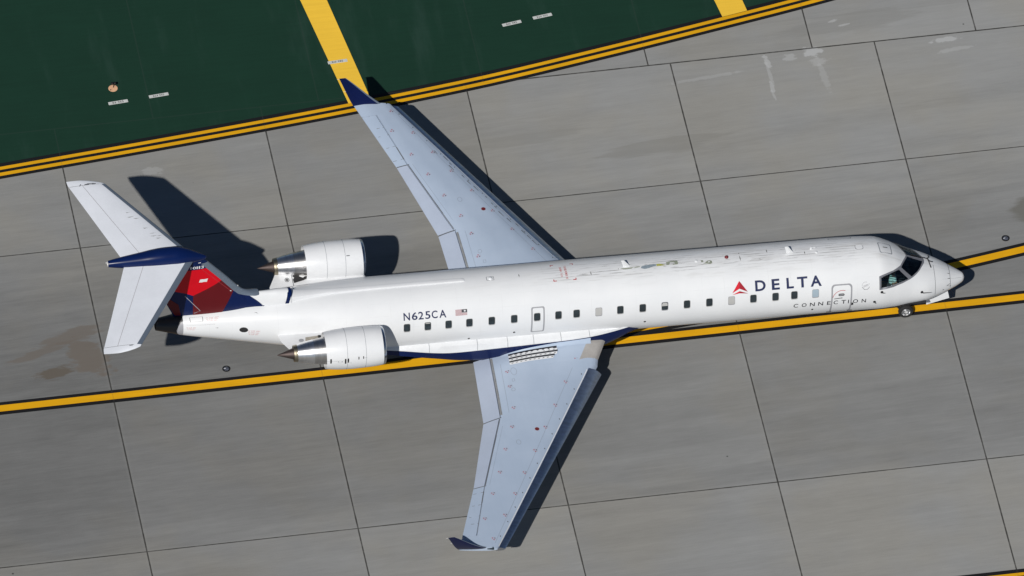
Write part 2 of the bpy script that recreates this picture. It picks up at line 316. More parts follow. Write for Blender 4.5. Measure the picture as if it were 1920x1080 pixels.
class MB:
    def __init__(s): s.v = []; s.f = []; s.m = []
    def add(s, verts, faces, m=0):
        b = len(s.v); s.v += [Vector(v) for v in verts]; s.f += [[b+i for i in f] for f in faces]; s.m += [m]*len(faces)
    def box(s, c, size, m=0, rot=None):
        c = Vector(c); h = Vector(size)/2
        vs = [Vector((sx*h.x, sy*h.y, sz*h.z)) for sx in (-1, 1) for sy in (-1, 1) for sz in (-1, 1)]
        if rot: vs = [rot @ v for v in vs]
        s.add([c+v for v in vs], [(0, 1, 3, 2), (4, 6, 7, 5), (0, 4, 5, 1), (2, 3, 7, 6), (0, 2, 6, 4), (1, 5, 7, 3)], m)
    def tube(s, pts, rad, n=10, m=0, cap=True):
        pts = [Vector(p) for p in pts]; rads = rad if isinstance(rad, (list, tuple)) else [rad]*len(pts); rings = []
        for i, p in enumerate(pts):
            d = (pts[min(i+1, len(pts)-1)]-pts[max(i-1, 0)]).normalized()
            a = d.orthogonal().normalized(); b = d.cross(a)
            if i and (a0 := rings[-1][1]) is not None:
                a = (a0 - d*a0.dot(d)).normalized(); b = d.cross(a)
            rings.append(([p+(a*math.cos(t)+b*math.sin(t))*rads[i] for t in [2*math.pi*k/n for k in range(n)]], a))
        vs = [q for r, _ in rings for q in r]; fs = []
        for i in range(len(pts)-1):
            for k in range(n): fs.append((i*n+k, i*n+(k+1) % n, (i+1)*n+(k+1) % n, (i+1)*n+k))
        if cap: fs.append(tuple(range(n))); fs.append(tuple((len(pts)-1)*n+k for k in range(n)))
        s.add(vs, fs, m)
    def lathe(s, origin, axis, prof, n=40, m=0, closed=False):         # prof: (distance along axis, radius)
        axis = Vector(axis).normalized(); a = axis.orthogonal().normalized(); b = axis.cross(a); o = Vector(origin)
        vs = [o+axis*d+(a*math.cos(2*math.pi*k/n)+b*math.sin(2*math.pi*k/n))*max(r, 1e-4) for d, r in prof for k in range(n)]
        L = len(prof); fs = []
        for i in range(L if closed else L-1):
            j = (i+1) % L
            for k in range(n): fs.append((i*n+k, i*n+(k+1) % n, j*n+(k+1) % n, j*n+k))
        s.add(vs, fs, m)
    def build(s, name, mats, parent=None, **kw):
        return link(name, s.v, s.f, mats, parent, fm=s.m, **kw)

def pip(p, poly):
    x, y = p; c = False; j = len(poly)-1
    for i in range(len(poly)):
        xi, yi = poly[i]; xj, yj = poly[j]
        if (yi > y) != (yj > y) and x < (xj-xi)*(y-yi)/(yj-yi)+xi: c = not c
        j = i
    return c
def patch(mb, outer, fmap, off=0.004, holes=(), h=(0.1, 0.1), m=0):
    """Fill a 2-D outline (with holes) and lay it on the surface fmap(u, v) -> (point, normal)."""
    loops = [outer]+list(holes); pts = []; edges = []
    for lp in loops:
        dense = []
        for i in range(len(lp)):
            a = lp[i]; b = lp[(i+1) % len(lp)]
            k = max(1, int(math.ceil(max(abs(b[0]-a[0])/h[0], abs(b[1]-a[1])/h[1]))))
            dense += [(a[0]+(b[0]-a[0])*q/k, a[1]+(b[1]-a[1])*q/k) for q in range(k)]
        b0 = len(pts); pts += dense; edges += [(b0+i, b0+(i+1) % len(dense)) for i in range(len(dense))]
    us = [p[0] for p in outer]; vs_ = [p[1] for p in outer]
    inside = lambda p: pip(p, outer) and not any(pip(p, q) for q in holes)
    u = min(us)+h[0]*0.5
    while u < max(us):
        v = min(vs_)+h[1]*0.5
        while v < max(vs_):
            if inside((u, v)): pts.append((u, v))
            v += h[1]
        u += h[0]
    V2, E2, F2 = delaunay_2d_cdt([Vector(p) for p in pts], edges, [], 0, 1e-5)[:3]
    fs = [f for f in F2 if inside((sum(V2[i].x for i in f)/len(f), sum(V2[i].y for i in f)/len(f)))]
    out = []
    for p in V2:
        q, n = fmap(p.x, p.y); out.append(q+n*off)
    mb.add(out, [tuple(f) for f in fs], m)
def rrect(u0, u1, v0, v1, ru, rv, n=5):
    o = []
    for cx, cy, a0 in ((u1-ru, v1-rv, 0), (u0+ru, v1-rv, 90), (u0+ru, v0+rv, 180), (u1-ru, v0+rv, 270)):
        for k in range(n+1):
            a = R(a0+90*k/n); o.append((cx+ru*math.cos(a), cy+rv*math.sin(a)))
    return o
def ell(cu, cv, ru, rv, n=20, a0=0, a1=360):
    return [(cu+ru*math.cos(R(a0+(a1-a0)*k/n)), cv+rv*math.sin(R(a0+(a1-a0)*k/n))) for k in range(n)]
def stroke(pts, wu, wv):                             # thick polyline in (u, v) with anisotropic units
    sc = [(p[0]/wu, p[1]/wv) for p in pts]; L = []; Rr = []
    for i, p in enumerate(sc):
        a = sc[max(i-1, 0)]; b = sc[min(i+1, len(sc)-1)]; dx, dy = b[0]-a[0], b[1]-a[1]; l = math.hypot(dx, dy) or 1
        nx, ny = -dy/l*0.5, dx/l*0.5
        L.append(((p[0]+nx)*wu, (p[1]+ny)*wv)); Rr.append(((p[0]-nx)*wu, (p[1]-ny)*wv))
    return L+Rr[::-1]
_glyph = {}
def glyph(ch, bold):
    key = (ch, bold)
    if key not in _glyph:
        cu = bpy.data.curves.new('g', 'FONT'); cu.body = ch; cu.size = 1; cu.offset = bold; cu.resolution_u = 4
        ob = bpy.data.objects.new('g', cu); COL.objects.link(ob)
        dg = bpy.context.evaluated_depsgraph_get(); me = bpy.data.meshes.new_from_object(ob.evaluated_get(dg))
        bm = bmesh.new(); bm.from_mesh(me); bmesh.ops.triangulate(bm, faces=bm.faces)
        for _ in range(3):
            es = [e for e in bm.edges if e.calc_length() > 0.16]
            if not es: break
            bmesh.ops.subdivide_edges(bm, edges=es, cuts=1); bmesh.ops.triangulate(bm, faces=[f for f in bm.faces if len(f.verts) > 3])
        bm.verts.ensure_lookup_table()
        _glyph[key] = ([(v.co.x, v.co.y) for v in bm.verts], [[v.index for v in f.verts] for f in bm.faces])
        bm.free(); bpy.data.objects.remove(ob); bpy.data.meshes.remove(me); bpy.data.curves.remove(cu)
    return _glyph[key]
def letter(mb, ch, u0, u1, v0, v1, fmap, off=0.006, bold=0.0, m=0, shear=0.0):
    """one character stretched to the box u0..u1 (reading direction), v0 (foot) .. v1 (head)"""
    vs_, fs = glyph(ch, bold); xs = [p[0] for p in vs_]; ys = [p[1] for p in vs_]
    x0, x1, y0, y1 = min(xs), max(xs), min(ys), max(ys); out = []
    for x, y in vs_:
        b = (y-y0)/(y1-y0); a = (x-x0)/(x1-x0)+shear*b
        q, n = fmap(u0+(u1-u0)*a, v0+(v1-v0)*b); out.append(q+n*off)
    mb.add(out, fs, m)
def words(mb, text, u0, u1, v0, v1, fmap, off=0.006, bold=0.0, m=0, gap=0.25, narrow='I1'):
    """spread a line of text evenly over u0..u1"""
    wd = [0.45 if c in narrow else (0.6 if c == ' ' else 1.0) for c in text]; tot = sum(wd)+gap*(len(text)-1); x = 0
    for c, w in zip(text, wd):
        if c != ' ':
            s_ = 0.35 if c in narrow else 0.0
            letter(mb, c, u0+(u1-u0)*(x+s_*w*0.5)/tot, u0+(u1-u0)*(x+w-s_*w*0.5)/tot, v0, v1, fmap, off, bold, m)
        x += w+gap

# ------------------------------------------------------------------ GROUND AND ITS MARKINGS
GS = 2500.0
g = link('apron', [(-GS, -GS, 0), (GS, -GS, 0), (GS, GS, 0), (-GS, GS, 0)], [(0, 1, 2, 3)], 'ground', smooth=False); tag(g, kind='structure')
LP = [(-80, -4.6), (-30, 1.6), (-2.26, 4.495), (3.0, 4.99), (8.957, 5.60), (13.0, 6.09), (15.978, 6.50), (20.505, 7.29), (22.016, 7.57), (25.12, 8.17), (28.0, 8.74), (36, 10.6), (60, 17.4)]
def pchip(S, V, s):
    n = len(S); h = [S[i+1]-S[i] for i in range(n-1)]; d = [(V[i+1]-V[i])/h[i] for i in range(n-1)]
    k = 0
    while k < n-2 and s > S[k+1]: k += 1
    def sl(i):
        if i == 0: return d[0]
        if i == n-1: return d[-1]
        if d[i-1]*d[i] <= 0: return 0.0
        w1 = 2*h[i]+h[i-1]; w2 = h[i]+2*h[i-1]; return (w1+w2)/(w1/d[i-1]+w2/d[i])
    t = (s-S[k])/h[k]; m0, m1 = sl(k), sl(k+1)
    return (2*t**3-3*t*t+1)*V[k]+(t**3-2*t*t+t)*h[k]*m0+(-2*t**3+3*t*t)*V[k+1]+(t**3-t*t)*h[k]*m1
ly = lambda x: pchip([p[0] for p in LP], [p[1] for p in LP], x)
XS = [-80+i*1.0 for i in range(141)]
def strip(name, lo, hi, z, mat, f=ly, xs=XS):
    vs_ = []; fs = []
    for x in xs:
        b = f(x); sl_ = (f(x+0.2)-f(x-0.2))/0.4; nx, ny = -sl_/math.hypot(1, sl_), 1/math.hypot(1, sl_)
        vs_ += [(x+nx*lo, b+ny*lo, z), (x+nx*hi, b+ny*hi, z)]
    fs = [(2*i, 2*i+2, 2*i+3, 2*i+1) for i in range(len(xs)-1)]
    return tag(link(name, vs_, fs, mat, smooth=False), kind='structure')
# green painted island, from the double line outwards
gv = []; gf = []
for x in XS: gv += [(x, ly(x)+0.02, 0.004), (x, 70.0, 0.004)]
gf = [(2*i, 2*i+2, 2*i+3, 2*i+1) for i in range(len(XS)-1)]
tag(link('green_painted_island', gv, gf, 'green', smooth=False), kind='structure')
strip('taxiway_edge_black_border', -0.60, 0.18, 0.008, 'black')
strip('taxiway_edge_yellow_line', -0.152, 0.0, 0.012, 'yellow')
strip('taxiway_edge_yellow_line', -0.455, -0.292, 0.012, 'yellow')
strip('taxiway_centreline_black_border', -0.312, 0.312, 0.004, 'black', f=lambda x: -7.523, xs=[-80, 140])
lead = lambda x: -7.523+0.003113*max(0.0, x-6.3)**2
XL = [6.3+i*0.6 for i in range(90)]
strip('lead_line_black_border', -0.312, 0.312, 0.006, 'black', f=lead, xs=XL)
strip('taxiway_centreline', -0.155, 0.155, 0.012, 'yellow', f=lambda x: -7.523, xs=[-80, 140])
strip('lead_line', -0.155, 0.155, 0.010, 'yellow', f=lead, xs=XL)
strip('taxiway_edge_black_border', -0.60, 0.18, 0.008, 'black', f=lambda x: -20.93, xs=[-80, 140])
strip('taxiway_edge_yellow_line', -0.152, 0.0, 0.012, 'yellow', f=lambda x: -20.93, xs=[-80, 140])
strip('taxiway_edge_yellow_line', -0.455, -0.292, 0.012, 'yellow', f=lambda x: -20.93, xs=[-80, 140])
for q in (((9.977, 11.381), (10.948, 11.236), (11.690, 5.945), (10.845, 5.815)), ((25.073, 9.126), (26.095, 8.973), (26.175, 8.39), (25.215, 8.20))):
    (ax, ay), (bx, by), (cx_, cy_), (dx_, dy_) = q
    k = 60.0/6.0; ux, uy = -0.157, 1.0
    tag(link('yellow_bar', [(ax+ux*30, ay+uy*30, 0.016), (bx+ux*30, by+uy*30, 0.016), (bx, by, 0.016), (cx_, cy_, 0.016), (dx_, dy_, 0.016), (ax, ay, 0.016)], [(0, 5, 4, 3, 2, 1)], 'yellow2', smooth=False), kind='structure')

def plate(c, ang, text, label):
    o = empty('stencil_marker', (c[0], c[1], 0.018), (0, 0, R(ang)))
    tag(o, label, 'ground marker', 'white number markers on the green paint')
    v = rrect(-0.365, 0.365, -0.075, 0.075, 0.012, 0.012, 2)
    n = len(v); th = 0.004
    link('plate', [(x, y, 0) for x, y in v]+[(x, y, th) for x, y in v], [tuple(range(n, 2*n))]+[(i, (i+1) % n, n+(i+1) % n, n+i) for i in range(n)], 'label', o, smooth=False)
    mb = MB(); words(mb, text, -0.21, 0.20, -0.045, 0.045, lambda u, v: (Vector((u, v, th)), Vector((0, 0, 1))), 0.003, 0.012, gap=0.35)
    mb.build('number', 'labelink', o, smooth=False)
plate((2.52, 7.125), 4.5, 'B9 065', 'white stencilled marker B9 065, below the small peach light base')
plate((4.043, 7.255), 5.0, 'B24 005', 'white stencilled marker B24 005, right of the peach light base and its B9 marker')
plate((17.48, 9.013), 9.2, 'B10 085', 'white stencilled marker B10 085 alone on dark green, left of the B24 004 marker')
plate((18.66, 9.213), 8.4, 'B24 004', 'white stencilled marker B24 004, right neighbour of the B10 085 on dark green')
plate((10.81, 8.005), 3.0, 'B10 085', 'white stencilled marker B10 085 lying across the left yellow bar')

def inset_light(x, y, rz, label):
    o = empty('inset_light', (x, y, 0), (0, 0, R(rz))); tag(o, label, 'inset light', 'round inset lights beside the taxi lines')
    mb = MB(); mb.lathe((0, 0, 0), (0, 0, 1), [(0.0, 0.148), (0.022, 0.145), (0.024, 0.108), (0.012, 0.100), (0.012, 0.09)], 32); mb.build('ring', 'lamp', o)
    mb = MB(); mb.lathe((0, 0, 0), (0, 0, 1), [(0.012, 0.099), (0.024, 0.085), (0.030, 0.05), (0.032, 0.0)], 32); mb.build('lens', 'lens', o)
    mb = MB(); mb.box((-0.055, 0.004, 0.034), (0.075, 0.022, 0.008)); mb.build('prism', 'brightlens', o, smooth=False)
inset_light(4.248, -6.779, 0, 'black ringed inset light on the concrete behind the tail, between stabiliser tip and yellow line')
inset_light(33.332, -4.514, 20, 'black ringed inset light ahead of the nose, just above the curved yellow lead line')
o = empty('guard_light', (2.447, 7.87, 0.004)); tag(o, 'small black twin-headed light on a peach round base on the green paint', 'taxi light')
mb = MB(); mb.lathe((0, 0, 0), (0, 0, 1), [(0, 0.172), (0.012, 0.168), (0.016, 0.10), (0.016, 0.0)], 36); mb.build('base', 'canbase', o)
mb = MB(); mb.tube([(0.02, 0.03, 0.012), (0.02, 0.03, 0.20)], 0.012, 8); mb.box((0.02, 0.03, 0.20), (0.14, 0.02, 0.02)); mb.build('stem', 'lamp', o)
for sx in (-1, 1):
    mb = MB(); mb.lathe((0.02+sx*0.05, 0.0, 0.225), (0, 1, 0.15), [(-0.01, 0.0), (-0.01, 0.036), (0.0, 0.045), (0.05, 0.045), (0.075, 0.03), (0.08, 0)], 16); mb.build('lamp_head', 'lamp', o)
mb = MB(); mb.box((-0.10, -0.085, 0.022), (0.045, 0.03, 0.014)); mb.build('bolt', 'lamp', o, smooth=False)

# ------------------------------------------------------------------ AIRLINER
PIT = 0.0343
plane = empty('airliner', (31.043-17.5, -7.6594, 0), (0, PIT, 0))
tag(plane, 'white twin-engine regional jet with navy and red tail taxiing on the yellow centreline', 'airplane')
def A(s, y, z): return Vector((17.5-s, y, z))        # s = metres aft of the nose
# --- fuselage surface: (s, angle from the crown towards the right-hand side in degrees)
FS = [0., .06, .2, .5, 1.0, 1.6, 2.2, 2.8, 3.4, 4.2, 5.2, 12.0, 20.3, 21.5, 23.0, 24.5, 26.0, 27.3, 28.73, 29.69]
FT = [2.155, 2.315, 2.411, 2.602, 2.916, 3.194, 3.484, 3.86, 4.112, 4.166, 4.178, 4.178, 4.178, 4.178, 4.165, 4.11, 3.97, 3.80, 3.60, 3.44]
FB = [2.155, 2.016, 1.94, 1.829, 1.715, 1.599, 1.549, 1.496, 1.493, 1.488, 1.488, 1.488, 1.488, 1.535, 1.70, 1.95, 2.22, 2.46, 2.74, 3.0]
FW = [0.001, 0.138, 0.256, 0.439, 0.713, 0.981, 1.103, 1.228, 1.323, 1.337, 1.345, 1.345, 1.345, 1.338, 1.26, 1.10, 0.87, 0.65, 0.41, 0.21]
FZ = [2.155, 2.16, 2.17, 2.20, 2.26, 2.36, 2.48, 2.60, 2.72, 2.80, 2.833, 2.833, 2.833, 2.85, 2.93, 3.02, 3.09, 3.13, 3.17, 3.22]
def fpt(s, th):
    s = max(0.0, min(29.69, s)); t = R(th); zt, zb, w, zw = (pchip(FS, q, s) for q in (FT, FB, FW, FZ)); c = math.cos(t)
    return A(s, -w*math.sin(t), zw+(zt-zw)*c if c >= 0 else zw+(zw-zb)*c)
def fus(s, th):
    p = fpt(s, th); a = fpt(s+0.01, th)-fpt(s-0.01, th); b = fpt(s, th+0.5)-fpt(s, th-0.5); n = a.cross(b)
    if n.length < 1e-12: return p, Vector((1, 0, 0))
    n.normalize(); c = Vector((p.x, 0, pchip(FS, FZ, max(0, min(29.69, s)))))
    if n.dot(p-c) < 0: n = -n
    return p, n
# cockpit window outlines (s, angle)
SIDE = [(3.376, 52.4), (3.035, 45.5), (2.70, 37.2), (2.64, 37.0), (2.328, 48.4), (2.34, 50.6), (2.692, 59.3), (3.043, 65.2), (3.385, 68.3)]
FRONT = [(2.235, 2.2), (1.655, 4.4), (1.70, 11.0), (1.77, 19.0), (1.85, 26.0), (1.924, 31.5), (2.171, 44.0), (2.559, 30.7), (2.42, 19.0), (2.29, 8.5)]
FRAME = [(3.451, 72.2), (3.451, 50.5), (3.18, 45.5), (2.895, 39.4), (2.72, 33.5), (2.586, 27.8), (2.44, 16.0), (2.323, 6.0), (2.275, 0.0), (1.57, 0.0), (1.60, 8.0), (1.66, 14.0), (1.725, 19.5), (1.83, 28.5), (1.957, 36.7), (2.10, 44.0), (2.26, 50.2), (2.552, 59.2), (2.927, 67.1), (3.20, 70.3)]
mir = lambda P: [(s, -t) for s, t in P]
def grow(P, ds, dt):
    cs = sum(p[0] for p in P)/len(P); ct = sum(p[1] for p in P)/len(P); ks = (max(p[0] for p in P)-min(p[0] for p in P))/2; kt = (max(p[1] for p in P)-min(p[1] for p in P))/2
    return [(cs+(s-cs)*(1+ds/ks), ct+(t-ct)*(1+dt/kt)) for s, t in P]
HOLES = [grow(P, 0.02, 1.0) for P in (SIDE, FRONT, mir(SIDE), mir(FRONT))]
def fus_mesh(name, stations, nth, mat, holes, inset=0.0, cap0=True, cap1=True):
    vs_ = []; uv = []; fs = []
    for s in stations:
        zw = pchip(FS, FZ, s)
        for k in range(nth+1):
            th = -180+360*k/nth; p = fpt(s, th)
            if inset: c = A(s, 0, zw); p = c+(p-c)*(1-inset)
            vs_.append(p); uv.append((s, th/180*math.pi*1.345))
    W_ = nth+1
    for i in range(len(stations)-1):
        for k in range(nth):
            sc = (stations[i]+stations[i+1])/2; tc = -180+360*(k+0.5)/nth
            if 1.4 < sc < 3.6 and any(pip((sc, tc), q) for q in holes): continue
            fs.append((i*W_+k, i*W_+k+1, (i+1)*W_+k+1, (i+1)*W_+k))
    return vs_, uv, fs
st = [0.0, 0.008, 0.02, 0.04, 0.07, 0.11, 0.16, 0.22, 0.3, 0.4]+[0.5+0.1*i for i in range(10)]+[1.5+0.03*i for i in range(70)]+[3.6+0.1*i for i in range(18)]+[5.4+0.4*i for i in range(38)]+[20.6+0.25*i for i in range(33)]+[28.73]
v_, uv_, f_ = fus_mesh('fuselage', st, 180, 'fus', HOLES)
fo = link('fuselage', v_, f_, 'fus', plane, uvs=uv_, angle=60)
st2 = [1.2+0.05*i for i in range(64)]
v_, uv_, f_ = fus_mesh('lining', st2, 120, 'interior', [grow(q, 0.05, 2.0) for q in HOLES], 0.035)
nW = 121; f_.append(tuple((len(st2)-1)*nW+k for k in range(120)))
mb = MB(); mb.add(v_, f_); mb.box(A(2.9, 0, 2.02), (2.6, 2.0, 0.05)); mb.box(A(1.85, 0, 2.95), (0.25, 1.3, 0.16)); mb.box(A(2.15, 0, 2.6), (0.12, 1.5, 0.5))
mb.build('cockpit_lining', 'interior', plane, angle=50)
# APU exhaust shroud
mb = MB(); st3 = [28.73, 28.74]+[28.85+0.1*i for i in range(8)]+[29.66, 29.69]
vs_ = []; n = 60
for s in st3:
    for k in range(n): vs_.append(fpt(s, 360*k/n))
mb.add(vs_, [(i*n+k, i*n+(k+1) % n, (i+1)*n+(k+1) % n, (i+1)*n+k) for i in range(len(st3)-1) for k in range(n)])
c = A(29.69, 0, 3.22); mb.lathe(c, (-1, 0, 0), [(0, 0.205), (0.01, 0.19), (-0.35, 0.18), (-0.35, 0)], 30)
mb.build('tail_exhaust_shroud', 'apu', plane)
mb = MB(); patch(mb, [(28.73, 36), (28.73, 150), (28.80, 150), (28.93, 110), (28.97, 88), (28.90, 60), (28.80, 40)], fus, 0.004, h=(0.05, 6)); mb.build('shroud_heat_shield', 'grey', plane)

# cockpit frames and panes
for sgn, P_ in ((1, lambda q: q), (-1, mir)):
    mb = MB(); patch(mb, P_(FRAME), fus, 0.008, [P_(SIDE), P_(FRONT)], (0.09, 4)); mb.build('windscreen_frame', 'framegrey', plane, angle=60)
    mb = MB(); patch(mb, P_(grow(SIDE, 0.025, 1.2)), fus, 0.004, h=(0.1, 4)); mb.build('cockpit_side_window', 'screen', plane, angle=60)
    mb = MB(); patch(mb, P_(grow(FRONT, 0.025, 1.2)), fus, 0.004, h=(0.1, 4)); mb.build('windscreen', 'screen', plane, angle=60)

# cabin windows (right side)
WIN = [(20.751, 'd'), (19.993, 'h'), (19.235, 'd'), (18.477, 'd'), (17.66, 'd'), (16.843, 'd'), (16.005, 'e'), (15.226, 'd'), (14.564, 'd'), (13.755, 's'), (12.965, 'd'), (12.146, 'd'), (11.336, 'hh'), (10.525, 'd'), (9.705, 'd'), (8.893, 's'), (8.092, 'd'), (7.28, 'd'), (6.589, 'd'), (5.811, 'b')]
for s, kind in WIN:
    tc = 71.1
    mb = MB(); patch(mb, rrect(s-0.13, s+0.122, tc-7.1, tc+7.7, 0.05, 2.4), fus, 0.004, h=(0.1, 3), m=0)
    patch(mb, rrect(s-0.116, s+0.114, tc-6.6, tc+6.2, 0.055, 2.6), fus, 0.008, h=(0.1, 3), m=1)
    if kind == 'hh': patch(mb, [(s-0.10, tc-4.5), (s-0.06, tc-5.9), (s+0.06, tc-5.9), (s+0.10, tc-4.5), (s+0.108, tc-0.6), (s-0.105, tc-0.6)], fus, 0.011, h=(0.1, 3), m=2)
    if kind == 'h': patch(mb, [(s-0.10, tc-4.6), (s-0.06, tc-6.0), (s+0.06, tc-6.0), (s+0.10, tc-4.6)], fus, 0.011, h=(0.1, 3), m=2)
    w_ = mb.build('cabin_window', ['rimw' if kind in 'dhe' else 'grey', {'s': 'shade', 'b': 'shadeb'}.get(kind, 'window'), 'shade'], plane, angle=60)
    if kind == 's': tag(w_, 'cabin window with its grey shade pulled down')
    if kind == 'b': tag(w_, 'foremost cabin window with a pale blue shade')

# doors: grey outline ring, handle, arc
def ring(mb, outer, w, hw, m=0, off=0.006, h=(0.1, 4)):
    us = [p[0] for p in outer]; vs2 = [p[1] for p in outer]; cu, cv = (min(us)+max(us))/2, (min(vs2)+max(vs2))/2; ku = 1-w/((max(us)-min(us))/2); kv = 1-hw/((max(vs2)-min(vs2))/2)
    patch(mb, outer, fus, off, [[(cu+(u-cu)*ku, cv+(v-cv)*kv) for u, v in outer]], h, m)
mb = MB(); ring(mb, rrect(15.725, 16.215, 54.4, 101.5, 0.06, 3.0), 0.05, 2.0); ex = mb.build('emergency_exit', 'grey', plane, angle=60)
mb = MB(); ring(mb, rrect(4.455, 5.225, 59.0, 121.0, 0.12, 6.0), 0.055, 2.3); dr = mb.build('service_door', 'grey', plane, angle=60)
mb = MB(); patch(mb, rrect(4.74, 4.965, 74.9, 79.3, 0.05, 2.1), fus, 0.006, h=(0.05, 2), m=0); patch(mb, rrect(4.765, 4.94, 76.2, 78.0, 0.03, 0.8), fus, 0.010, h=(0.05, 2), m=1)
mb.build('handle_recess', ['dark', 'grey'], dr, angle=60)
mb = MB(); patch(mb, [(5.115, 83.2), (4.86, 82.4), (4.82, 82.0), (4.815, 83.6), (4.86, 83.6), (5.115, 84.3)], fus, 0.012, h=(0.05, 2)); mb.build('door_handle', 'dark', dr, angle=60)
mb = MB(); patch(mb, [(4.395, 94.5), (4.39, 99.5), (4.46, 100.5), (4.465, 93.5)], fus, 0.02, h=(0.05, 2)); mb.build('door_latch', 'dark', dr, angle=60)
for u in (5.24, 4.47):
    mb = MB(); patch(mb, [(u-0.09, 117.5), (u+0.09, 117.5), (u+0.09, 120.5), (u-0.09, 120.5)], fus, 0.02, h=(0.05, 2)); mb.build('door_hinge', 'dark', dr, angle=60)
arc = [(4.82+0.355*math.cos(R(a)), 84.5-15.0*math.sin(R(a))) for a in range(12, 112, 6)]
mb = MB(); patch(mb, stroke(arc, 0.018, 0.8), fus, 0.006, h=(0.05, 2)); mb.build('door_arc_marking', 'inkr', dr, angle=60)

# lettering on the fuselage
mb = MB()
for ch, a, b in (('D', 8.012, 7.628), ('E', 7.405, 7.115), ('L', 6.862, 6.60), ('T', 6.468, 6.09), ('A', 5.985, 5.575)):
    letter(mb, ch, a, b, 59.4, 42.6, fus, 0.006, 0.028)
mb.build('airline_name', 'ink', plane, smooth=False)
mb = MB(); fu = 6.60
for ch, a, b in zip('CONNECTION', (6.595, 6.295, 5.995, 5.690, 5.365, 5.125, 4.838, 4.592, 4.412, 4.088), (6.43, 6.118, 5.815, 5.508, 5.235, 4.965, 4.668, 4.560, 4.222, 3.928)):
    letter(mb, ch, a, b, 95.8, 87.6, fus, 0.006, 0.012)
mb.build('service_name', 'inkb', plane, smooth=False)
mb = MB()
for ch, a, b in zip('N625CA', (20.862, 20.563, 20.325, 20.072, 19.84, 19.56), (20.630, 20.355, 20.135, 19.885, 19.622, 19.306)):
    letter(mb, ch, a, b, 58.9, 46.9, fus, 0.006, 0.016)
mb.build('registration', 'ink', plane, smooth=False)
# red winged triangle beside the name
mb = MB()
patch(mb, [(8.582, 41.0), (8.86, 59.2), (8.591, 53.0)], fus, 0.006, h=(0.1, 4), m=0); patch(mb, [(8.582, 41.0), (8.591, 53.0), (8.29, 58.8)], fus, 0.006, h=(0.1, 4), m=1)
patch(mb, [(8.588, 56.8), (8.862, 62.0), (8.589, 60.2)], fus, 0.006, h=(0.1, 4), m=0); patch(mb, [(8.588, 56.8), (8.589, 60.2), (8.266, 61.6)], fus, 0.006, h=(0.1, 4), m=1)
mb.build('red_triangle_emblem', [paint('emblem_red', (0.66, 0.012, 0.03), 0.35, 0.04), paint('emblem_dark_red', (0.36, 0.012, 0.025), 0.35, 0.04)], plane, smooth=False)
# flag
mb = MB()
for k in range(7):
    v0 = 48.7+k*1.38; patch(mb, [(18.972, v0), (18.546, v0), (18.546, v0+0.75), (18.972, v0+0.75)], fus, 0.006, h=(0.1, 2), m=0)
patch(mb, [(18.745, 48.6), (18.545, 48.6), (18.545, 53.6), (18.745, 53.6)], fus, 0.010, h=(0.1, 2), m=1); patch(mb, ell(18.63, 51.0, 0.035, 1.4, 10), fus, 0.013, h=(0.1, 2), m=2)
mb.build('flag_decal', [paint('faded_flag_red', (0.34, 0.10, 0.12), 0.4, 0.05), paint('flag_dark_canton', (0.075, 0.075, 0.085), 0.4, 0.05), 'white'], plane, smooth=False)
# round grey alliance emblem
mb = MB()
for a in range(0, 360, 24):
    if 100 < a < 330 and a % 48: continue
    pts = [(3.955+0.14*math.cos(R(a+q)), 64.6-6.3*math.sin(R(a+q))) for q in (0, 7, 14)]; patch(mb, stroke(pts, 0.016, 0.7), fus, 0.006, h=(0.05, 2))
patch(mb, stroke([(3.955+0.13*math.cos(R(a)), 64.6-6.0*math.sin(R(a))) for a in range(200, 350, 10)], 0.02, 0.9), fus, 0.006, h=(0.05, 2))
for dv in (-1.2, 0.0, 1.2): patch(mb, stroke([(4.05, 65.5+dv), (3.98, 64.8+dv), (3.93, 63.6+dv), (3.86, 63.2+dv)], 0.012, 0.5), fus, 0.006, h=(0.05, 2))
mb.build('round_grey_emblem', 'grey', plane, smooth=False)
# emergency cut-in box on the crown
mb = MB()
for u, v, du, dv in ((15.30, -18.2, -1, 1), (14.46, -18.2, 1, 1), (15.30, 17.4, -1, -1), (14.46, 17.4, 1, -1)):
    patch(mb, [(u, v), (u+du*0.12, v), (u+du*0.12, v+dv*1.3), (u+du*0.03, v+dv*1.3), (u+du*0.03, v+dv*3.6), (u, v+dv*3.6)], fus, 0.006, h=(0.05, 2))
crn = lambda u, v: fus(v, u)
words(mb, 'CUT HERE', 10.4, -10.2, 15.00, 14.93, crn, 0.006, 0.01, gap=0.2)
words(mb, 'IN EMERGENCY', 14.4, -13.0, 14.83, 14.75, crn, 0.006, 0.01, gap=0.2)
mb.build('cut_here_marking', 'inkr', plane, smooth=False)
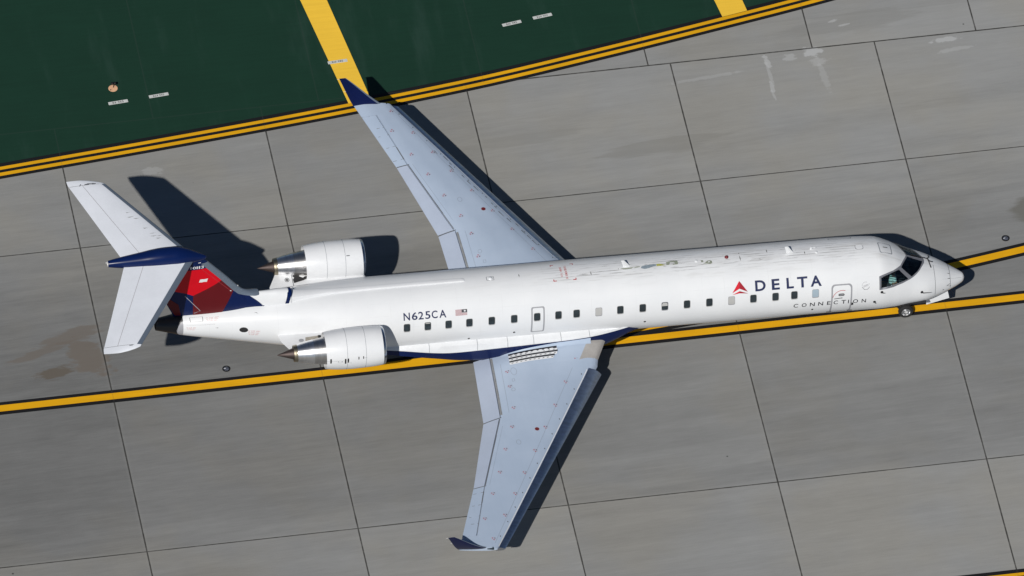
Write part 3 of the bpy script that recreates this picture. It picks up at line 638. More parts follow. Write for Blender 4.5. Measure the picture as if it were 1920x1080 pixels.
# crown paint loss patches
mb = MB()
patch(mb, [(12.82, 3.5), (12.70, 5.8), (12.42, 6.0), (12.36, 4.2), (12.20, 2.6), (12.08, 2.8), (12.10, 4.0), (12.32, 5.2), (12.25, 3.0), (12.5, 3.4)], fus, 0.005, h=(0.1, 3), m=0)
patch(mb, [(12.07, 6.3), (12.02, 2.6), (11.88, 1.2), (11.60, 0.6), (11.48, 0.8), (11.50, 4.6), (11.62, 5.2), (11.78, 7.6), (11.93, 8.6), (12.0, 7.6)], fus, 0.005, h=(0.1, 3), m=1)
patch(mb, [(11.48, 0.9), (11.36, 0.6), (11.28, 2.2), (11.18, 3.6), (11.16, 4.6), (11.34, 5.2), (11.48, 5.0)], fus, 0.007, h=(0.1, 3), m=2)
patch(mb, [(11.12, -1.4), (10.98, -2.6), (10.70, -2.8), (10.69, 1.0), (10.70, 4.8), (10.92, 5.2), (10.86, 3.2), (10.78, 2.0), (10.84, 0.2), (10.98, -0.2), (11.02, 4.6), (11.12, 4.6)], fus, 0.005, h=(0.1, 3), m=0)
patch(mb, [(9.86, 1.0), (9.77, 1.0), (9.77, 4.8), (9.84, 5.0)], fus, 0.005, h=(0.1, 3), m=0)
patch(mb, [(9.80, 7.6), (9.70, 5.8), (9.62, 2.6), (9.52, 2.4), (9.46, 3.8), (9.46, 8.2), (9.54, 9.6), (9.66, 8.2)], fus, 0.005, h=(0.1, 3), m=0)
patch(mb, [(9.60, 4.4), (9.54, 4.4), (9.53, 6.0), (9.61, 6.2)], fus, 0.007, h=(0.1, 3), m=3)
mb.build('worn_paint_patches', ['primer', 'primerb', 'primery', 'white'], plane, angle=60)
# dark scuffs along the crown laps
mb = MB(); rnd = random.Random(3)
for _ in range(30):
    u = rnd.uniform(6.2, 14.6); v = rnd.choice((-4.6, 0.2, 3.4, 6.8, 9.6, 12.6))+rnd.uniform(-0.7, 0.7); L_ = rnd.uniform(0.08, 0.55); w_ = rnd.uniform(0.25, 0.75)
    patch(mb, [(u, v), (u-L_*0.4, v-w_*0.5), (u-L_, v+rnd.uniform(-0.3, 0.1)), (u-L_*0.5, v+w_*0.5)], fus, 0.004, h=(0.3, 3))
for u, v0, v1 in ((8.42, -3, 9), (8.42, -9, -6), (12.88, 3, 5), (13.9, 4, 12), (16.5, -3, 4), (6.05, 0, 6), (7.4, -12, -3)):
    patch(mb, [(u, v0), (u+0.02, (v0+v1)/2), (u, v1), (u-0.015, (v0+v1)/2)], fus, 0.004, h=(0.3, 3))
mb.build('crown_scuffs', paint('scuff_grey', (0.12, 0.12, 0.115), 0.7, 0.2), plane, angle=60)
# blade antennas, beacons, crown fittings
def blade(s0, s1, s2, s3, h, name='blade_antenna'):
    mb = MB(); z0 = pchip(FS, FT, s0)-0.02
    for sg in (0,): pass
    ring_ = lambda a, b, z, t: [A(a, 0, z), A(a+(b-a)*0.35, t, z), A(b, 0, z), A(a+(b-a)*0.35, -t, z)]
    v = ring_(s0, s1, z0, 0.028)+ring_(s2, s3, z0+h, 0.016)
    mb.add(v, [(0, 1, 5, 4), (1, 2, 6, 5), (2, 3, 7, 6), (3, 0, 4, 7), (4, 5, 6, 7)]); return mb.build(name, 'white', plane, smooth=False)
blade(12.42, 12.68, 12.67, 12.79, 0.33); blade(6.44, 6.70, 6.66, 6.79, 0.33)
def dome(s, th, r, h, mat, name, n=16):
    p, nn = fus(s, th); mb = MB(); mb.lathe(p-nn*0.01, nn, [(0, r), (h*0.5, r*0.86), (h*0.85, r*0.5), (h, 0)], n); return mb.build(name, mat, plane)
dome(17.55, 2, 0.085, 0.07, 'brightlens', 'beacon'); dome(8.90, -1.0, 0.075, 0.09, 'inkrd', 'beacon'); dome(10.02, 1.2, 0.07, 0.03, 'white', 'antenna_puck'); dome(5.62, 4.0, 0.06, 0.03, 'white', 'antenna_puck')
mb = MB(); patch(mb, rrect(17.42, 17.70, -2.5, 5.5, 0.02, 1), fus, 0.005, [rrect(17.44, 17.68, -1.8, 4.8, 0.02, 1)], (0.1, 3)); mb.build('beacon_doubler', 'linef', plane)
mb = MB(); mb.lathe(fpt(5.78, -4), (0, 0, 1), [(0, 0.05), (0.05, 0.02), (0.10, 0.01)], 10); mb.box(fpt(5.72, -4)+Vector((0, 0, 0.06)), (0.2, 0.02, 0.02)); mb.build('whip_antenna', 'white', plane)
mb = MB(); patch(mb, rrect(3.91, 4.17, -4.0, 4.6, 0.08, 2.5), fus, 0.02, h=(0.1, 3), m=0); patch(mb, rrect(3.89, 4.19, -4.6, 5.2, 0.08, 2.5), fus, 0.006, [rrect(3.915, 4.165, -3.8, 4.4, 0.08, 2.5)], (0.1, 3), m=1); mb.build('satellite_antenna_plate', ['white', 'grey'], plane, angle=60)
mb = MB(); ring(mb, [(3.33, -8.6), (3.30, -10.2), (2.85, -13.0), (2.82, -11.5), (2.83, 9.6), (2.86, 10.8), (3.27, 12.2), (3.31, 11.0)], 0.034, 1.7, off=0.005)
patch(mb, [(3.16, -1.2), (2.98, -2.6), (2.97, -1.2), (3.15, 0.2)], fus, 0.006, h=(0.1, 3), m=1); mb.build('escape_hatch', ['linef', 'dark'], plane, angle=60)
mb = MB(); patch(mb, rrect(4.20, 5.05, -33, -25, 0.1, 2), fus, 0.005, [rrect(4.22, 5.03, -32.0, -26.0, 0.08, 1.6)], (0.15, 3)); mb.build('roof_panel', 'linef', plane, angle=60)
# nose seams, radome joint, probes, wipers, drains
mb = MB()
patch(mb, stroke([(0.627, v) for v in range(-60, 100, 8)], 0.016, 1.0), fus, 0.004, h=(0.1, 5), m=0)
patch(mb, stroke([(1.25, v) for v in range(8, 100, 8)], 0.014, 1.0), fus, 0.004, h=(0.1, 5), m=0); patch(mb, stroke([(0.60, 49), (0.25, 49.6)], 1.0, 0.9), fus, 0.004, h=(0.1, 5), m=1)
for u, v in ((0.66, 28), (0.66, 48), (0.67, 72), (0.72, 76), (0.62, 82), (0.9, 88)): patch(mb, [(u, v-1.5), (u+0.09, v), (u, v+1.2), (u-0.03, v)], fus, 0.005, h=(0.1, 5), m=2)
mb.build('nose_panel_seams', ['line', 'linef', 'dark'], plane, angle=60)
def probe(s, th, L_, name):
    p, nn = fus(s, th); mb = MB(); mb.lathe(p-nn*0.01, nn, [(0, 0.055), (0.02, 0.05), (0.03, 0)], 14); e = p+nn*0.07+Vector((0.02, 0, 0)); mb.tube([p, e, e+Vector((L_, 0, -0.01))], [0.022, 0.018, 0.008], 8); mb.build(name, 'dark', plane)
probe(1.793, 77.7, 0.28, 'pitot_probe'); probe(3.356, 75.9, 0.08, 'vane_sensor'); probe(3.606, 95.2, 0.03, 'static_port'); probe(1.793, -77.7, 0.28, 'pitot_probe')
for s, th in ((5.876, 105.0), (12.034, 99.3), (16.815, 98.2), (18.454, 105.1)): dome(s, th, 0.05, 0.025, 'dark', 'drain_mast', 10)
for pts in (((1.58, -7), (1.42, -6), (1.37, 18)), ((1.45, -8), (1.36, -13), (1.353, -22)), ((1.44, -3), (1.36, 0), (1.26, 0)), ((1.52, -6.5), (1.80, -6.0), (2.06, -5.4))):
    mb = MB(); q = [fus(*p) for p in pts]; mb.tube([a+b*0.03 for a, b in q], [0.016, 0.014, 0.018], 8); mb.build('wiper_arm', 'dark', plane)
# rear fuselage markings
mb = MB(); ring(mb, [(28.50, 22), (28.02, 24.5), (28.02, 43), (28.48, 43.5)], 0.018, 0.9, off=0.005); mb.build('access_panel', 'line', plane, angle=60)
mb = MB(); patch(mb, ell(26.60, 73.5, 0.155, 7.5, 20), fus, 0.006, h=(0.1, 3)); mb.build('dump_valve_port', 'dark', plane, angle=60)
mb = MB()
for (u0, u1, v0, n_) in ((27.92, 27.45, 30, 3), (28.62, 28.28, 66, 3), (26.45, 26.02, 75, 3)):
    for k in range(n_): words(mb, 'NO STEP AREA', u0-0.02*k, u1+0.03*k, v0+k*5.2+3.0, v0+k*5.2, fus, 0.005, 0.0, gap=0.3)
mb.build('small_red_notices', 'inkrp', plane, smooth=False)
mb = MB(); patch(mb, stroke([(28.6, 56), (28.1, 56.5), (27.6, 55)], 0.02, 0.5), fus, 0.004, h=(0.1, 4)); patch(mb, [(27.62, 68), (27.5, 67), (27.5, 69)], fus, 0.004); patch(mb, [(26.2, 29), (26.1, 30), (26.05, 32.5), (26.12, 31)], fus, 0.006); mb.build('rear_panel_seams', 'line', plane, angle=60)
# dorsal spine with the ram-air scoop at the fin root
mb = MB()
sp = [(18.5, 0.075, 0.02), (18.62, 0.085, 0.05), (20.0, 0.09, 0.055), (22.0, 0.10, 0.06), (23.5, 0.13, 0.09), (24.6, 0.22, 0.15), (25.1, 0.30, 0.22)]
prof = [(-1, -0.3), (-0.97, 0.4), (-0.85, 0.85), (-0.5, 1.0), (0, 1.02), (0.5, 1.0), (0.85, 0.85), (0.97, 0.4), (1, -0.3)]
vs_ = [A(s, y*w, pchip(FS, FT, s)-w*w/2.7+z*(h+w*w/2.7)) for s, w, h in sp for y, z in prof]; n = len(prof)
mb.add(vs_, [(i*n+k, i*n+k+1, (i+1)*n+k+1, (i+1)*n+k) for i in range(len(sp)-1) for k in range(n-1)]+[tuple(range(n))]); mb.build('dorsal_spine', 'white', plane, angle=40)

# ------------------------------------------------------------------ belly fairing
def yl(s): return pchip([11.5, 12.3, 13.06, 14.1, 15.85, 17.1, 18.4, 19.1, 20.9, 22.6], [2.36, 2.34, 2.30, 2.23, 2.17, 2.12, 2.06, 2.04, 2.20, 2.3], s)
BS = [11.6, 12.1, 12.6, 13.2, 14, 15, 16, 17, 18, 18.8, 19.5, 20.2, 21.0, 21.8, 22.5]
BW = [0.98, 1.12, 1.25, 1.38, 1.49, 1.54, 1.55, 1.55, 1.54, 1.53, 1.50, 1.45, 1.36, 1.25, 1.1]
BZ = [2.05, 1.92, 1.74, 1.50, 1.28, 1.20, 1.20, 1.22, 1.28, 1.36, 1.48, 1.60, 1.72, 1.84, 1.95]
vs_ = []; ss_ = [11.6+0.2*i for i in range(55)]
for s in ss_:
    w = pchip(BS, BW, s); zb = pchip(BS, BZ, s); zl = yl(s); zi = 2.36
    half = [(-min(1.20, w-0.05), zi+0.02), (-(w-0.09), zi-0.06), (-(w-0.03), zl+0.05), (-w, zl), (-w, zl-0.004), (-(w+0.0), (zl+zb)/2), (-(w-0.06), zb+0.22), (-(w-0.22), zb+0.06), (-(w-0.5), zb), (0, zb-0.02)]
    vs_ += [A(s, y, z) for y, z in half]+[A(s, -y, z) for y, z in half[-2::-1]]
n = 19; fs = []; fm = []
for i in range(len(ss_)-1):
    for k in range(n-1):
        fs.append((i*n+k, i*n+k+1, (i+1)*n+k+1, (i+1)*n+k)); kk = min(k, n-2-k); fm.append(0 if kk < 3 else 1)
fs += [tuple(range(n)), tuple((len(ss_)-1)*n+k for k in range(n))]; fm += [1, 1]
bf = link('belly_fairing', vs_, fs, ['whiteworn', 'navy'], plane, fm=fm, angle=50)
mb = MB()
for s in (19.9, 18.15, 17.05, 16.1, 15.1, 14.05):
    w = pchip(BS, BW, s); zl = yl(s); pts = [(-min(1.20, w-0.05), 2.38), (-(w-0.09), 2.30), (-(w-0.03), zl+0.05), (-w, zl+0.01)]
    v = []
    for y, z in pts: v += [A(s-0.009, y-0.004, z+0.004), A(s+0.009, y-0.004, z+0.004)]
    mb.add(v, [(2*i, 2*i+1, 2*i+3, 2*i+2) for i in range(len(pts)-1)])
mb.build('fairing_panel_seams', 'linef', bf, smooth=False)

# ------------------------------------------------------------------ wings
def sLE(y): return 13.39+0.52*(y-1.28) if y < 2.42 else 14.02+0.593*(y-2.62)
WY = [1.0, 1.4, 2.4, 3.35, 5.5, 8.6, 11.3]; AMP = [.30, .32, .45, .487, .35, .18, .10]; TW = [.55, .50, .20, .03, -.06, -.10, -.12]
NUX = [0, .02, .06, .15, .3, .5, .7, .85, 1]; NUV = [0, .33, .55, .82, 1, 1, .85, .5, 0]
def sTE(y): return 18.25+0.066*(y-1.4) if y < 4.73 else (18.47+0.286*(y-4.73) if y < 8.05 else 19.42+0.345*(y-8.05))
def zTE(y): return 1.615+0.0745*(y-4.67)
def sHI(y): return 17.66+0.0585*(y-1.4) if y < 4.74 else (17.90+0.341*(y-4.78) if y < 8.09 else 19.03+0.294*(y-8.09))
def nacat(x): return 10*(0.2969*math.sqrt(max(x, 0))-0.126*x-0.3516*x*x+0.2843*x**3-0.1036*x**4)
def wsec(y, xi, up):
    a, b = sLE(y), sTE(y); c = b-a; yy = max(1.0, min(11.3, y)); z = zTE(y)+pchip(WY, TW, yy)*(1-xi)+(pchip(WY, AMP, yy)*pchip(NUX, NUV, max(0, min(1, xi))) if up else -0.042*c*nacat(xi))
    return a+c*xi, z
def wtop(s, y):                                       # upper surface point and normal, y signed
    f = lambda s, y: wsec(abs(y), max(0.0, min(1.0, (s-sLE(abs(y)))/(sTE(abs(y))-sLE(abs(y))))), True)[1]
    p = A(s, y, f(s, y)); a = A(s+0.03, y, f(s+0.03, y))-A(s-0.03, y, f(s-0.03, y)); b = A(s, y+0.03, f(s, y+0.03))-A(s, y-0.03, f(s, y-0.03)); n_ = a.cross(b).normalized()
    return p, (n_ if n_.z > 0 else -n_)
def wing_loft(mb, ys, x0f, x1f, sg, m=0, N=18, dz=lambda y, xi: 0.0, rnd=False):
    rings = []
    for y in ys:
        x0, x1 = x0f(y), x1f(y); xs = [x0+(x1-x0)*(0.5-0.5*math.cos(math.pi*k/N)) for k in range(N+1)]
        up = [wsec(y, x, True) for x in xs]; lo = [wsec(y, x, False) for x in xs]
        if rnd:                                       # rounded nose for a flap section
            zm = (up[0][1]+lo[0][1])/2; up[0] = (up[0][0], zm+(up[0][1]-zm)*0.35); lo[0] = (lo[0][0], zm+(lo[0][1]-zm)*0.35)
        rings.append([A(s, sg*y, z+dz(y, x)) for (s, z), x in zip(up, xs)]+[A(s, sg*y, z+dz(y, x)-0.004) for (s, z), x in zip(lo[::-1], xs[::-1])])
    n = len(rings[0]); mb.add([p for r in rings for p in r], [(i*n+k, i*n+(k+1) % n, (i+1)*n+(k+1) % n, (i+1)*n+k) for i in range(len(rings)-1) for k in range(n)]+[tuple(range(n)), tuple((len(rings)-1)*n+k for k in range(n))], m)
fr = lambda lo, hi, n: [lo+(hi-lo)*i/n for i in range(n+1)]
xi_h = lambda y: (sHI(y)-sLE(y))/(sTE(y)-sLE(y))
REDM = [(14.68, 2.30), (15.25, 3.36), (15.82, 4.45), (16.36, 5.47), (16.93, 6.57), (17.22, 2.49), (17.27, 3.29), (17.33, 4.40), (17.55, 5.33), (17.98, 6.41), (17.50, 7.62), (18.02, 8.62), (18.57, 9.65), (19.19, 10.79), (18.38, 7.52), (18.82, 8.56), (19.33, 9.79)]
DOTM = [paint('small_red_dot', (0.40, 0.05, 0.10), 0.5, 0.1), 'inkrd', paint('small_dark_dot', (0.12, 0.06, 0.10), 0.5, 0.1), paint('pale_pink_marking', (0.445, 0.50, 0.61), 0.5, 0.05)]
for sg, side in ((-1, 'right'), (1, 'left')):
    mb = MB()
    wing_loft(mb, fr(1.0, 2.42, 5), lambda y: 0.0, xi_h, sg, 0, 26)
    wing_loft(mb, fr(2.421, 4.73, 6)+fr(4.75, 10.62, 14), lambda y: 0.0, xi_h, sg, 0, 26)
    wing_loft(mb, fr(10.621, 11.22, 3), lambda y: 0.0, lambda y: 1.0, sg, 0, 26)
    wob = mb.build('wing', 'wing', plane, angle=32)
    gap = lambda g: (lambda y: xi_h(y)+g/(sTE(y)-sLE(y)))
    def surf_part(name, y0, y1, defl, mat='flap', g=0.03, n=6):
        mb = MB(); dz = lambda y, x: -defl*max(0.0, (x-xi_h(y)))*(sTE(y)-sLE(y))
        wing_loft(mb, fr(y0, y1, n), gap(g), lambda y: 1.0, sg, 0, 10, dz, True); return mb.build(name, mat, wob, angle=35)
    surf_part('inboard_flap', 1.44, 4.71, 0.0, g=0.012); surf_part('outboard_flap', 4.77, 8.09, 0.0, g=0.016); surf_part('aileron', 8.12, 10.60, 0.0, 'wing', g=0.012)
    # thin slit at flap hinge is modelled, the wider grey groove is drawn colour: the spar wall stands between box and flap. Glove and slat:
    mb = MB()
    def shell(ys, f, m=0):
        rings = []
        for y in ys: rings.append([A(s, sg*y, z) for s, z in f(y)])
        n = len(rings[0]); mb.add([p for r in rings for p in r], [(i*n+k, i*n+(k+1) % n, (i+1)*n+(k+1) % n, (i+1)*n+k) for i in range(len(rings)-1) for k in range(n)]+[tuple(range(n)), tuple((len(rings)-1)*n+k for k in range(n))], m)
    def glove(y):
        c = sTE(y)-sLE(y); e = 0.64/c; xs = [e*(1-q)**1.6 for q in fr(0, 1, 12)]
        up = [wsec(y, x, True) for x in xs]; lo = [wsec(y, x, False) for x in xs[::-1][1:]]
        o_ = [(s-0.008, z+0.006) for s, z in up]+[(s-0.008, z-0.006) for s, z in lo]
        return o_
    shell(fr(1.30, 2.41, 5), glove); mb.build('wing_root_glove', 'glove', wob, angle=40)
    mb = MB()
    def slat(y):
        sT_ = 14.25+0.562*(y-2.6); sL_ = 13.80+0.593*(y-2.68); zT_ = wtop(sT_, y)[0].z+0.014; zL_ = zTE(y)-0.02-0.0225*(y-2.7)
        k = 1-0.35*max(0, (y-6)/5.2); o_ = []
        c0, c1 = (sT_, zT_), (sL_+0.26*(sT_-sL_), zL_+0.66*(zT_-zL_))
        for q in fr(0, 1, 10): o_.append(((1-q)**2*c0[0]+2*q*(1-q)*c1[0]+q*q*sL_, (1-q)**2*c0[1]+2*q*(1-q)*c1[1]+q*q*zL_))
        o_ += [(sL_+0.02, zL_-0.03), (sL_+0.12, zL_-0.06), (sL_+0.34, zL_-0.05), (sL_+0.36, zL_+0.04), (sT_, zT_-0.03)]
        return o_
    shell(fr(2.66, 11.15, 18), slat); mb.build('slat', 'slat', wob, angle=30)
    # upper surface marks
    mb = MB(); mk = lambda u, v: wtop(u, sg*v)
    for s, y in REDM:
        mb = MB()
        for a in (90, 210, 330): patch(mb, ell(s+0.05*math.cos(R(a)), y+0.05*math.sin(R(a)), 0.024, 0.024, 8), mk, 0.005, h=(0.1, 0.1), m=0 if a != 210 else 2)
        patch(mb, ell(s, y, 0.10, 0.09, 14), mk, 0.0025, h=(0.12, 0.12), m=3)
        mb.build('three_dot_mark', DOTM, wob, smooth=False)
    mb = MB()
    patch(mb, ell(16.69, 5.56, 0.08, 0.08, 16), mk, 0.012, h=(0.1, 0.1), m=1); patch(mb, ell(16.69, 5.56, 0.105, 0.105, 16), mk, 0.004, h=(0.1, 0.1), m=3)
    mb.build('fuel_cap', DOTM, wob, smooth=False)
    mb = MB()
    for cu, cv, ru, rv in ((17.0, 2.55, 0.11, 0.20), (17.18, 3.49, 0.075, 0.09), (17.46, 6.13, 0.09, 0.12)): patch(mb, ell(cu, cv, ru, rv, 22), mk, 0.004, [ell(cu, cv, ru-0.018, rv-0.02, 22)], (0.1, 0.1), 0)
    patch(mb, [(17.04, 2.92), (17.14, 2.93), (17.14, 3.08), (17.04, 3.07)], mk, 0.004, [[(17.055, 2.935), (17.125, 2.945), (17.125, 3.065), (17.055, 3.055)]], (0.1, 0.1), 0)
    fline = lambda pts, w, m: patch(mb, stroke(pts, 1, 1) if w is None else stroke([(p[0]/w, p[1]/w) for p in pts], 1, 1), (lambda u, v: mk(u*w, v*w)) if w else mk, 0.004, h=(0.4/w, 0.4/w), m=m)
    off_ = lambda d, y: sHI(y)-d
    fline([(off_(0.035, y), y) for y in fr(1.55, 4.62, 4)], 0.075, 3); fline([(off_(0.055, y), y) for y in fr(1.7, 4.55, 4)], 0.018, 2); fline([(off_(0.01, y), y) for y in fr(4.80, 8.08, 4)], 0.030, 2); fline([(off_(0.02, y), y) for y in fr(5.6, 8.08, 4)], 0.02, 1); fline([(off_(0.01, y), y) for y in fr(8.13, 10.6, 4)], 0.014, 0)
    fline([(14.86+0.517*(y-2.64), y) for y in fr(2.7, 11.0, 8)], 0.014, 0)
    fline([(off_(0.31, y), y) for y in fr(2.0, 4.6, 3)], 0.014, 0); fline([(off_(0.17, y), y) for y in fr(5.2, 8.1, 3)], 0.012, 0)
    for y in (4.74, 8.11): fline([(sHI(y)-0.05, y), (sTE(y)-0.01, y)], 0.035, 1)
    for y, d in ((8.42, 0.55), (9.05, 0.5), (9.62, 0.55), (10.0, 0.4), (10.6, 0.45)): fline([(sHI(y)-0.01, y), (sHI(y)+d*0.7, y-0.02)], 0.018, 2 if y != 10.6 else 0)
    fline([(sHI(8.38)+0.01, 8.38), (sHI(8.99)+0.01, 8.99)], 0.035, 1)
    fline([(14.25+0.562*(y-2.6)+0.035, y) for y in fr(2.72, 11.1, 8)], 0.03, 4)
    for i in range(12): y = 2.95+i*0.70; patch(mb, ell(14.40+0.562*(y-2.6), y, 0.022, 0.03, 8), mk, 0.004, h=(0.1, 0.1), m=1)
    mb.build('wing_panel_seams', ['linew', 'line', paint('mid_grey_gap', (0.20, 0.215, 0.24), 0.7, 0.1), paint('flap_groove_grey', (0.27, 0.28, 0.29), 0.6, 0.15, nscale=5), 'white'], wob, smooth=False)
    if sg == 1:                                      # worn edge of the far wing
        mb = MB(); rr = random.Random(11)
        for i in range(16):
            y = 3.6+i*0.33+rr.uniform(-0.1, 0.1); s = 14.25+0.562*(y-2.6)+rr.uniform(0.12, 0.30); L_ = rr.uniform(0.10, 0.30); patch(mb, [(s, y), (s+0.03, y+0.02), (s+0.562*L_+0.02, y+L_), (s+0.562*L_-0.02, y+L_)], mk, 0.006, h=(0.3, 0.3))
        mb.build('edge_scuffs', 'line', wob, smooth=False)
    # walkway stripes at the root
    if sg == -1:
        mb = MB(); r0 = [(17.04, 1.62), (17.05, 1.81), (17.06, 2.0)]; r1 = [(15.28, 1.635), (15.27, 1.805), (15.41, 1.99)]
        def mk(u, v):
            p, n_ = wtop(u, -v); w = pchip(BS, BW, u); q = max(0.0, min(1.0, (v-w+0.02)/0.16)); k = 1-max(0, (u-15.2)/2.1); z0 = wsec(1.52, (u-sLE(1.52))/(sTE(1.52)-sLE(1.52)), True)[1]
            return p+Vector((0, 0, max(0.0, yl(u)-0.012-z0)*k*(1-q)**2+0.008)), n_
        for k in range(3):
            (a0, b0), (a1, b1) = r0[k], r1[k]; e0, e1 = (0.185, 0.185); cut = -0.0 if k == 0 else (0.10 if k == 1 else 0.16)
            patch(mb, [(a0, b0), (a1, b1), (a1+cut*0.6, b1+e1), (a0+0.01, b0+e0)], mk, 0.005, h=(0.2, 0.1), m=0)
            patch(mb, [(a0, b0-0.015), (a1, b1-0.02), (a1+0.01, b1+0.065), (a0, b0+0.065)], mk, 0.009, h=(0.2, 0.1), m=1)
            for j in range(10):
                q = (j+0.6)/10.3; u = a0+(a1-a0)*q; v = b0+(b1-b0)*q+0.118; patch(mb, [(u+0.035, v-0.008), (u-0.035, v-0.018), (u-0.035, v+0.008), (u+0.035, v+0.018)], mk, 0.009, h=(0.2, 0.1), m=1)
        mb.build('walkway_stripes', ['white', 'inkb'], wob, smooth=False)
    mb = MB(); vs_ = []; ssf = fr(14.02, 17.3, 30)
    for s in ssf:
        w = pchip(BS, BW, s); k = 1-max(0, (s-15.2)/2.1); zt_ = wsec(1.52, (s-sLE(1.52))/(sTE(1.52)-sLE(1.52)), True)[1]; rise = max(0.0, yl(s)-0.012-zt_)*k
        for q in fr(0, 1, 6):
            y = w-0.02+0.16*q; z = wsec(y, (s-sLE(y))/(sTE(y)-sLE(y)), True)[1]+rise*(1-q)**2.0+0.005; vs_.append(A(s, sg*y, z))
    mb.add(vs_, [(i*7+k, i*7+k+1, (i+1)*7+k+1, (i+1)*7+k) for i in range(len(ssf)-1) for k in range(6)]); mb.build('wing_root_fillet', 'wing', wob, angle=60)
    # winglet: root at the tip chord, canted outwards, swept back
    mb = MB(); rings = []
    for q in fr(0, 1, 10):
        e = q**0.9; le = 19.42+(20.79-19.42)*q; te = 20.50+(21.04-20.50)*q; y = 11.16+0.42*e+0.02*math.sin(math.pi*q); z = 2.06+(3.18-2.06)*q-0.10*math.sin(math.pi*q)*(1-q)
        c = te-le; nrm = Vector((0, sg*0.94, -0.35)); rg = []
        for k in range(11): x = 0.5-0.5*math.cos(math.pi*k/10); rg.append((le+c*x, y, z, 0.5*0.085*c*nacat(x)))
        rings.append([A(s, sg*y, z)+nrm*t for s, y, z, t in rg]+[A(s, sg*y, z)-nrm*t for s, y, z, t in rg[::-1][1:-1]])
    n = len(rings[0]); fs = []; fm = []
    for i in range(len(rings)-1):
        for k in range(n):
            fs.append((i*n+k, i*n+(k+1) % n, (i+1)*n+(k+1) % n, (i+1)*n+k)); fm.append(1 if k in (0, 1, n-1, n-2) and k != 1 else 0)
    fs += [tuple(range(n)), tuple((len(rings)-1)*n+k for k in range(n))]; fm += [0, 0]
    wl = link('winglet', [p for r in rings for p in r], fs, ['navydark', 'deice'], wob, fm=fm, angle=40)
    mb = MB(); mb.tube([A(19.34, sg*11.16, 2.02), A(19.28, sg*11.20, 2.03), A(19.5, sg*11.22, 2.05)], [0.03, 0.06, 0.02], 10); mb.build('navigation_light', 'window', wob)
    for q in (0.55, 0.98): mb = MB(); p = A(20.5+0.54*q, sg*(11.16+0.42*q), 2.06+1.12*q); mb.tube([p, p+Vector((-0.09, 0, 0))], [0.006, 0.003], 6); mb.build('static_wick', 'white', wob)

# ------------------------------------------------------------------ fin, rudder, tail fairing, stabilisers
LEp = [(3.3, 25.35), (3.75, 25.72), (4.1, 25.98), (4.45, 26.40), (4.9, 26.80), (5.53, 27.31), (6.24, 27.92), (6.7, 28.3)]
fLE = lambda z: pchip([p[0] for p in LEp], [p[1] for p in LEp], z)
fTE = lambda z: 29.06+0.448*(z-3.62)
def fhalf(z, x): c = fTE(z)-fLE(z); return 0.5*0.115*c*nacat(x)
def fin(sg):
    def f(s, z):
        g_ = lambda s, z: A(s, sg*fhalf(z, max(0, min(1, (s-fLE(z))/(fTE(z)-fLE(z))))), z)
        p = g_(s, z); n_ = (g_(s+0.02, z)-g_(s-0.02, z)).cross(g_(s, z+0.02)-g_(s, z-0.02)); n_.normalize()
        return p, (n_ if n_.y*sg > 0 else -n_)
    return f
mb = MB(); rings = []
for z in fr(3.15, 6.65, 20):
    rg = []; xs = [0.5-0.5*math.cos(math.pi*k/24) for k in range(25)]; c = fTE(z)-fLE(z)
    rings.append([A(fLE(z)+c*x, -fhalf(z, x), z) for x in xs]+[A(fLE(z)+c*x, fhalf(z, x), z) for x in xs[::-1][1:-1]])
n = len(rings[0]); mb.add([p for r in rings for p in r], [(i*n+k, i*n+(k+1) % n, (i+1)*n+(k+1) % n, (i+1)*n+k) for i in range(len(rings)-1) for k in range(n)]+[tuple(range(n)), tuple((len(rings)-1)*n+k for k in range(n))])
vf = mb.build('fin', 'navy', plane, angle=40)
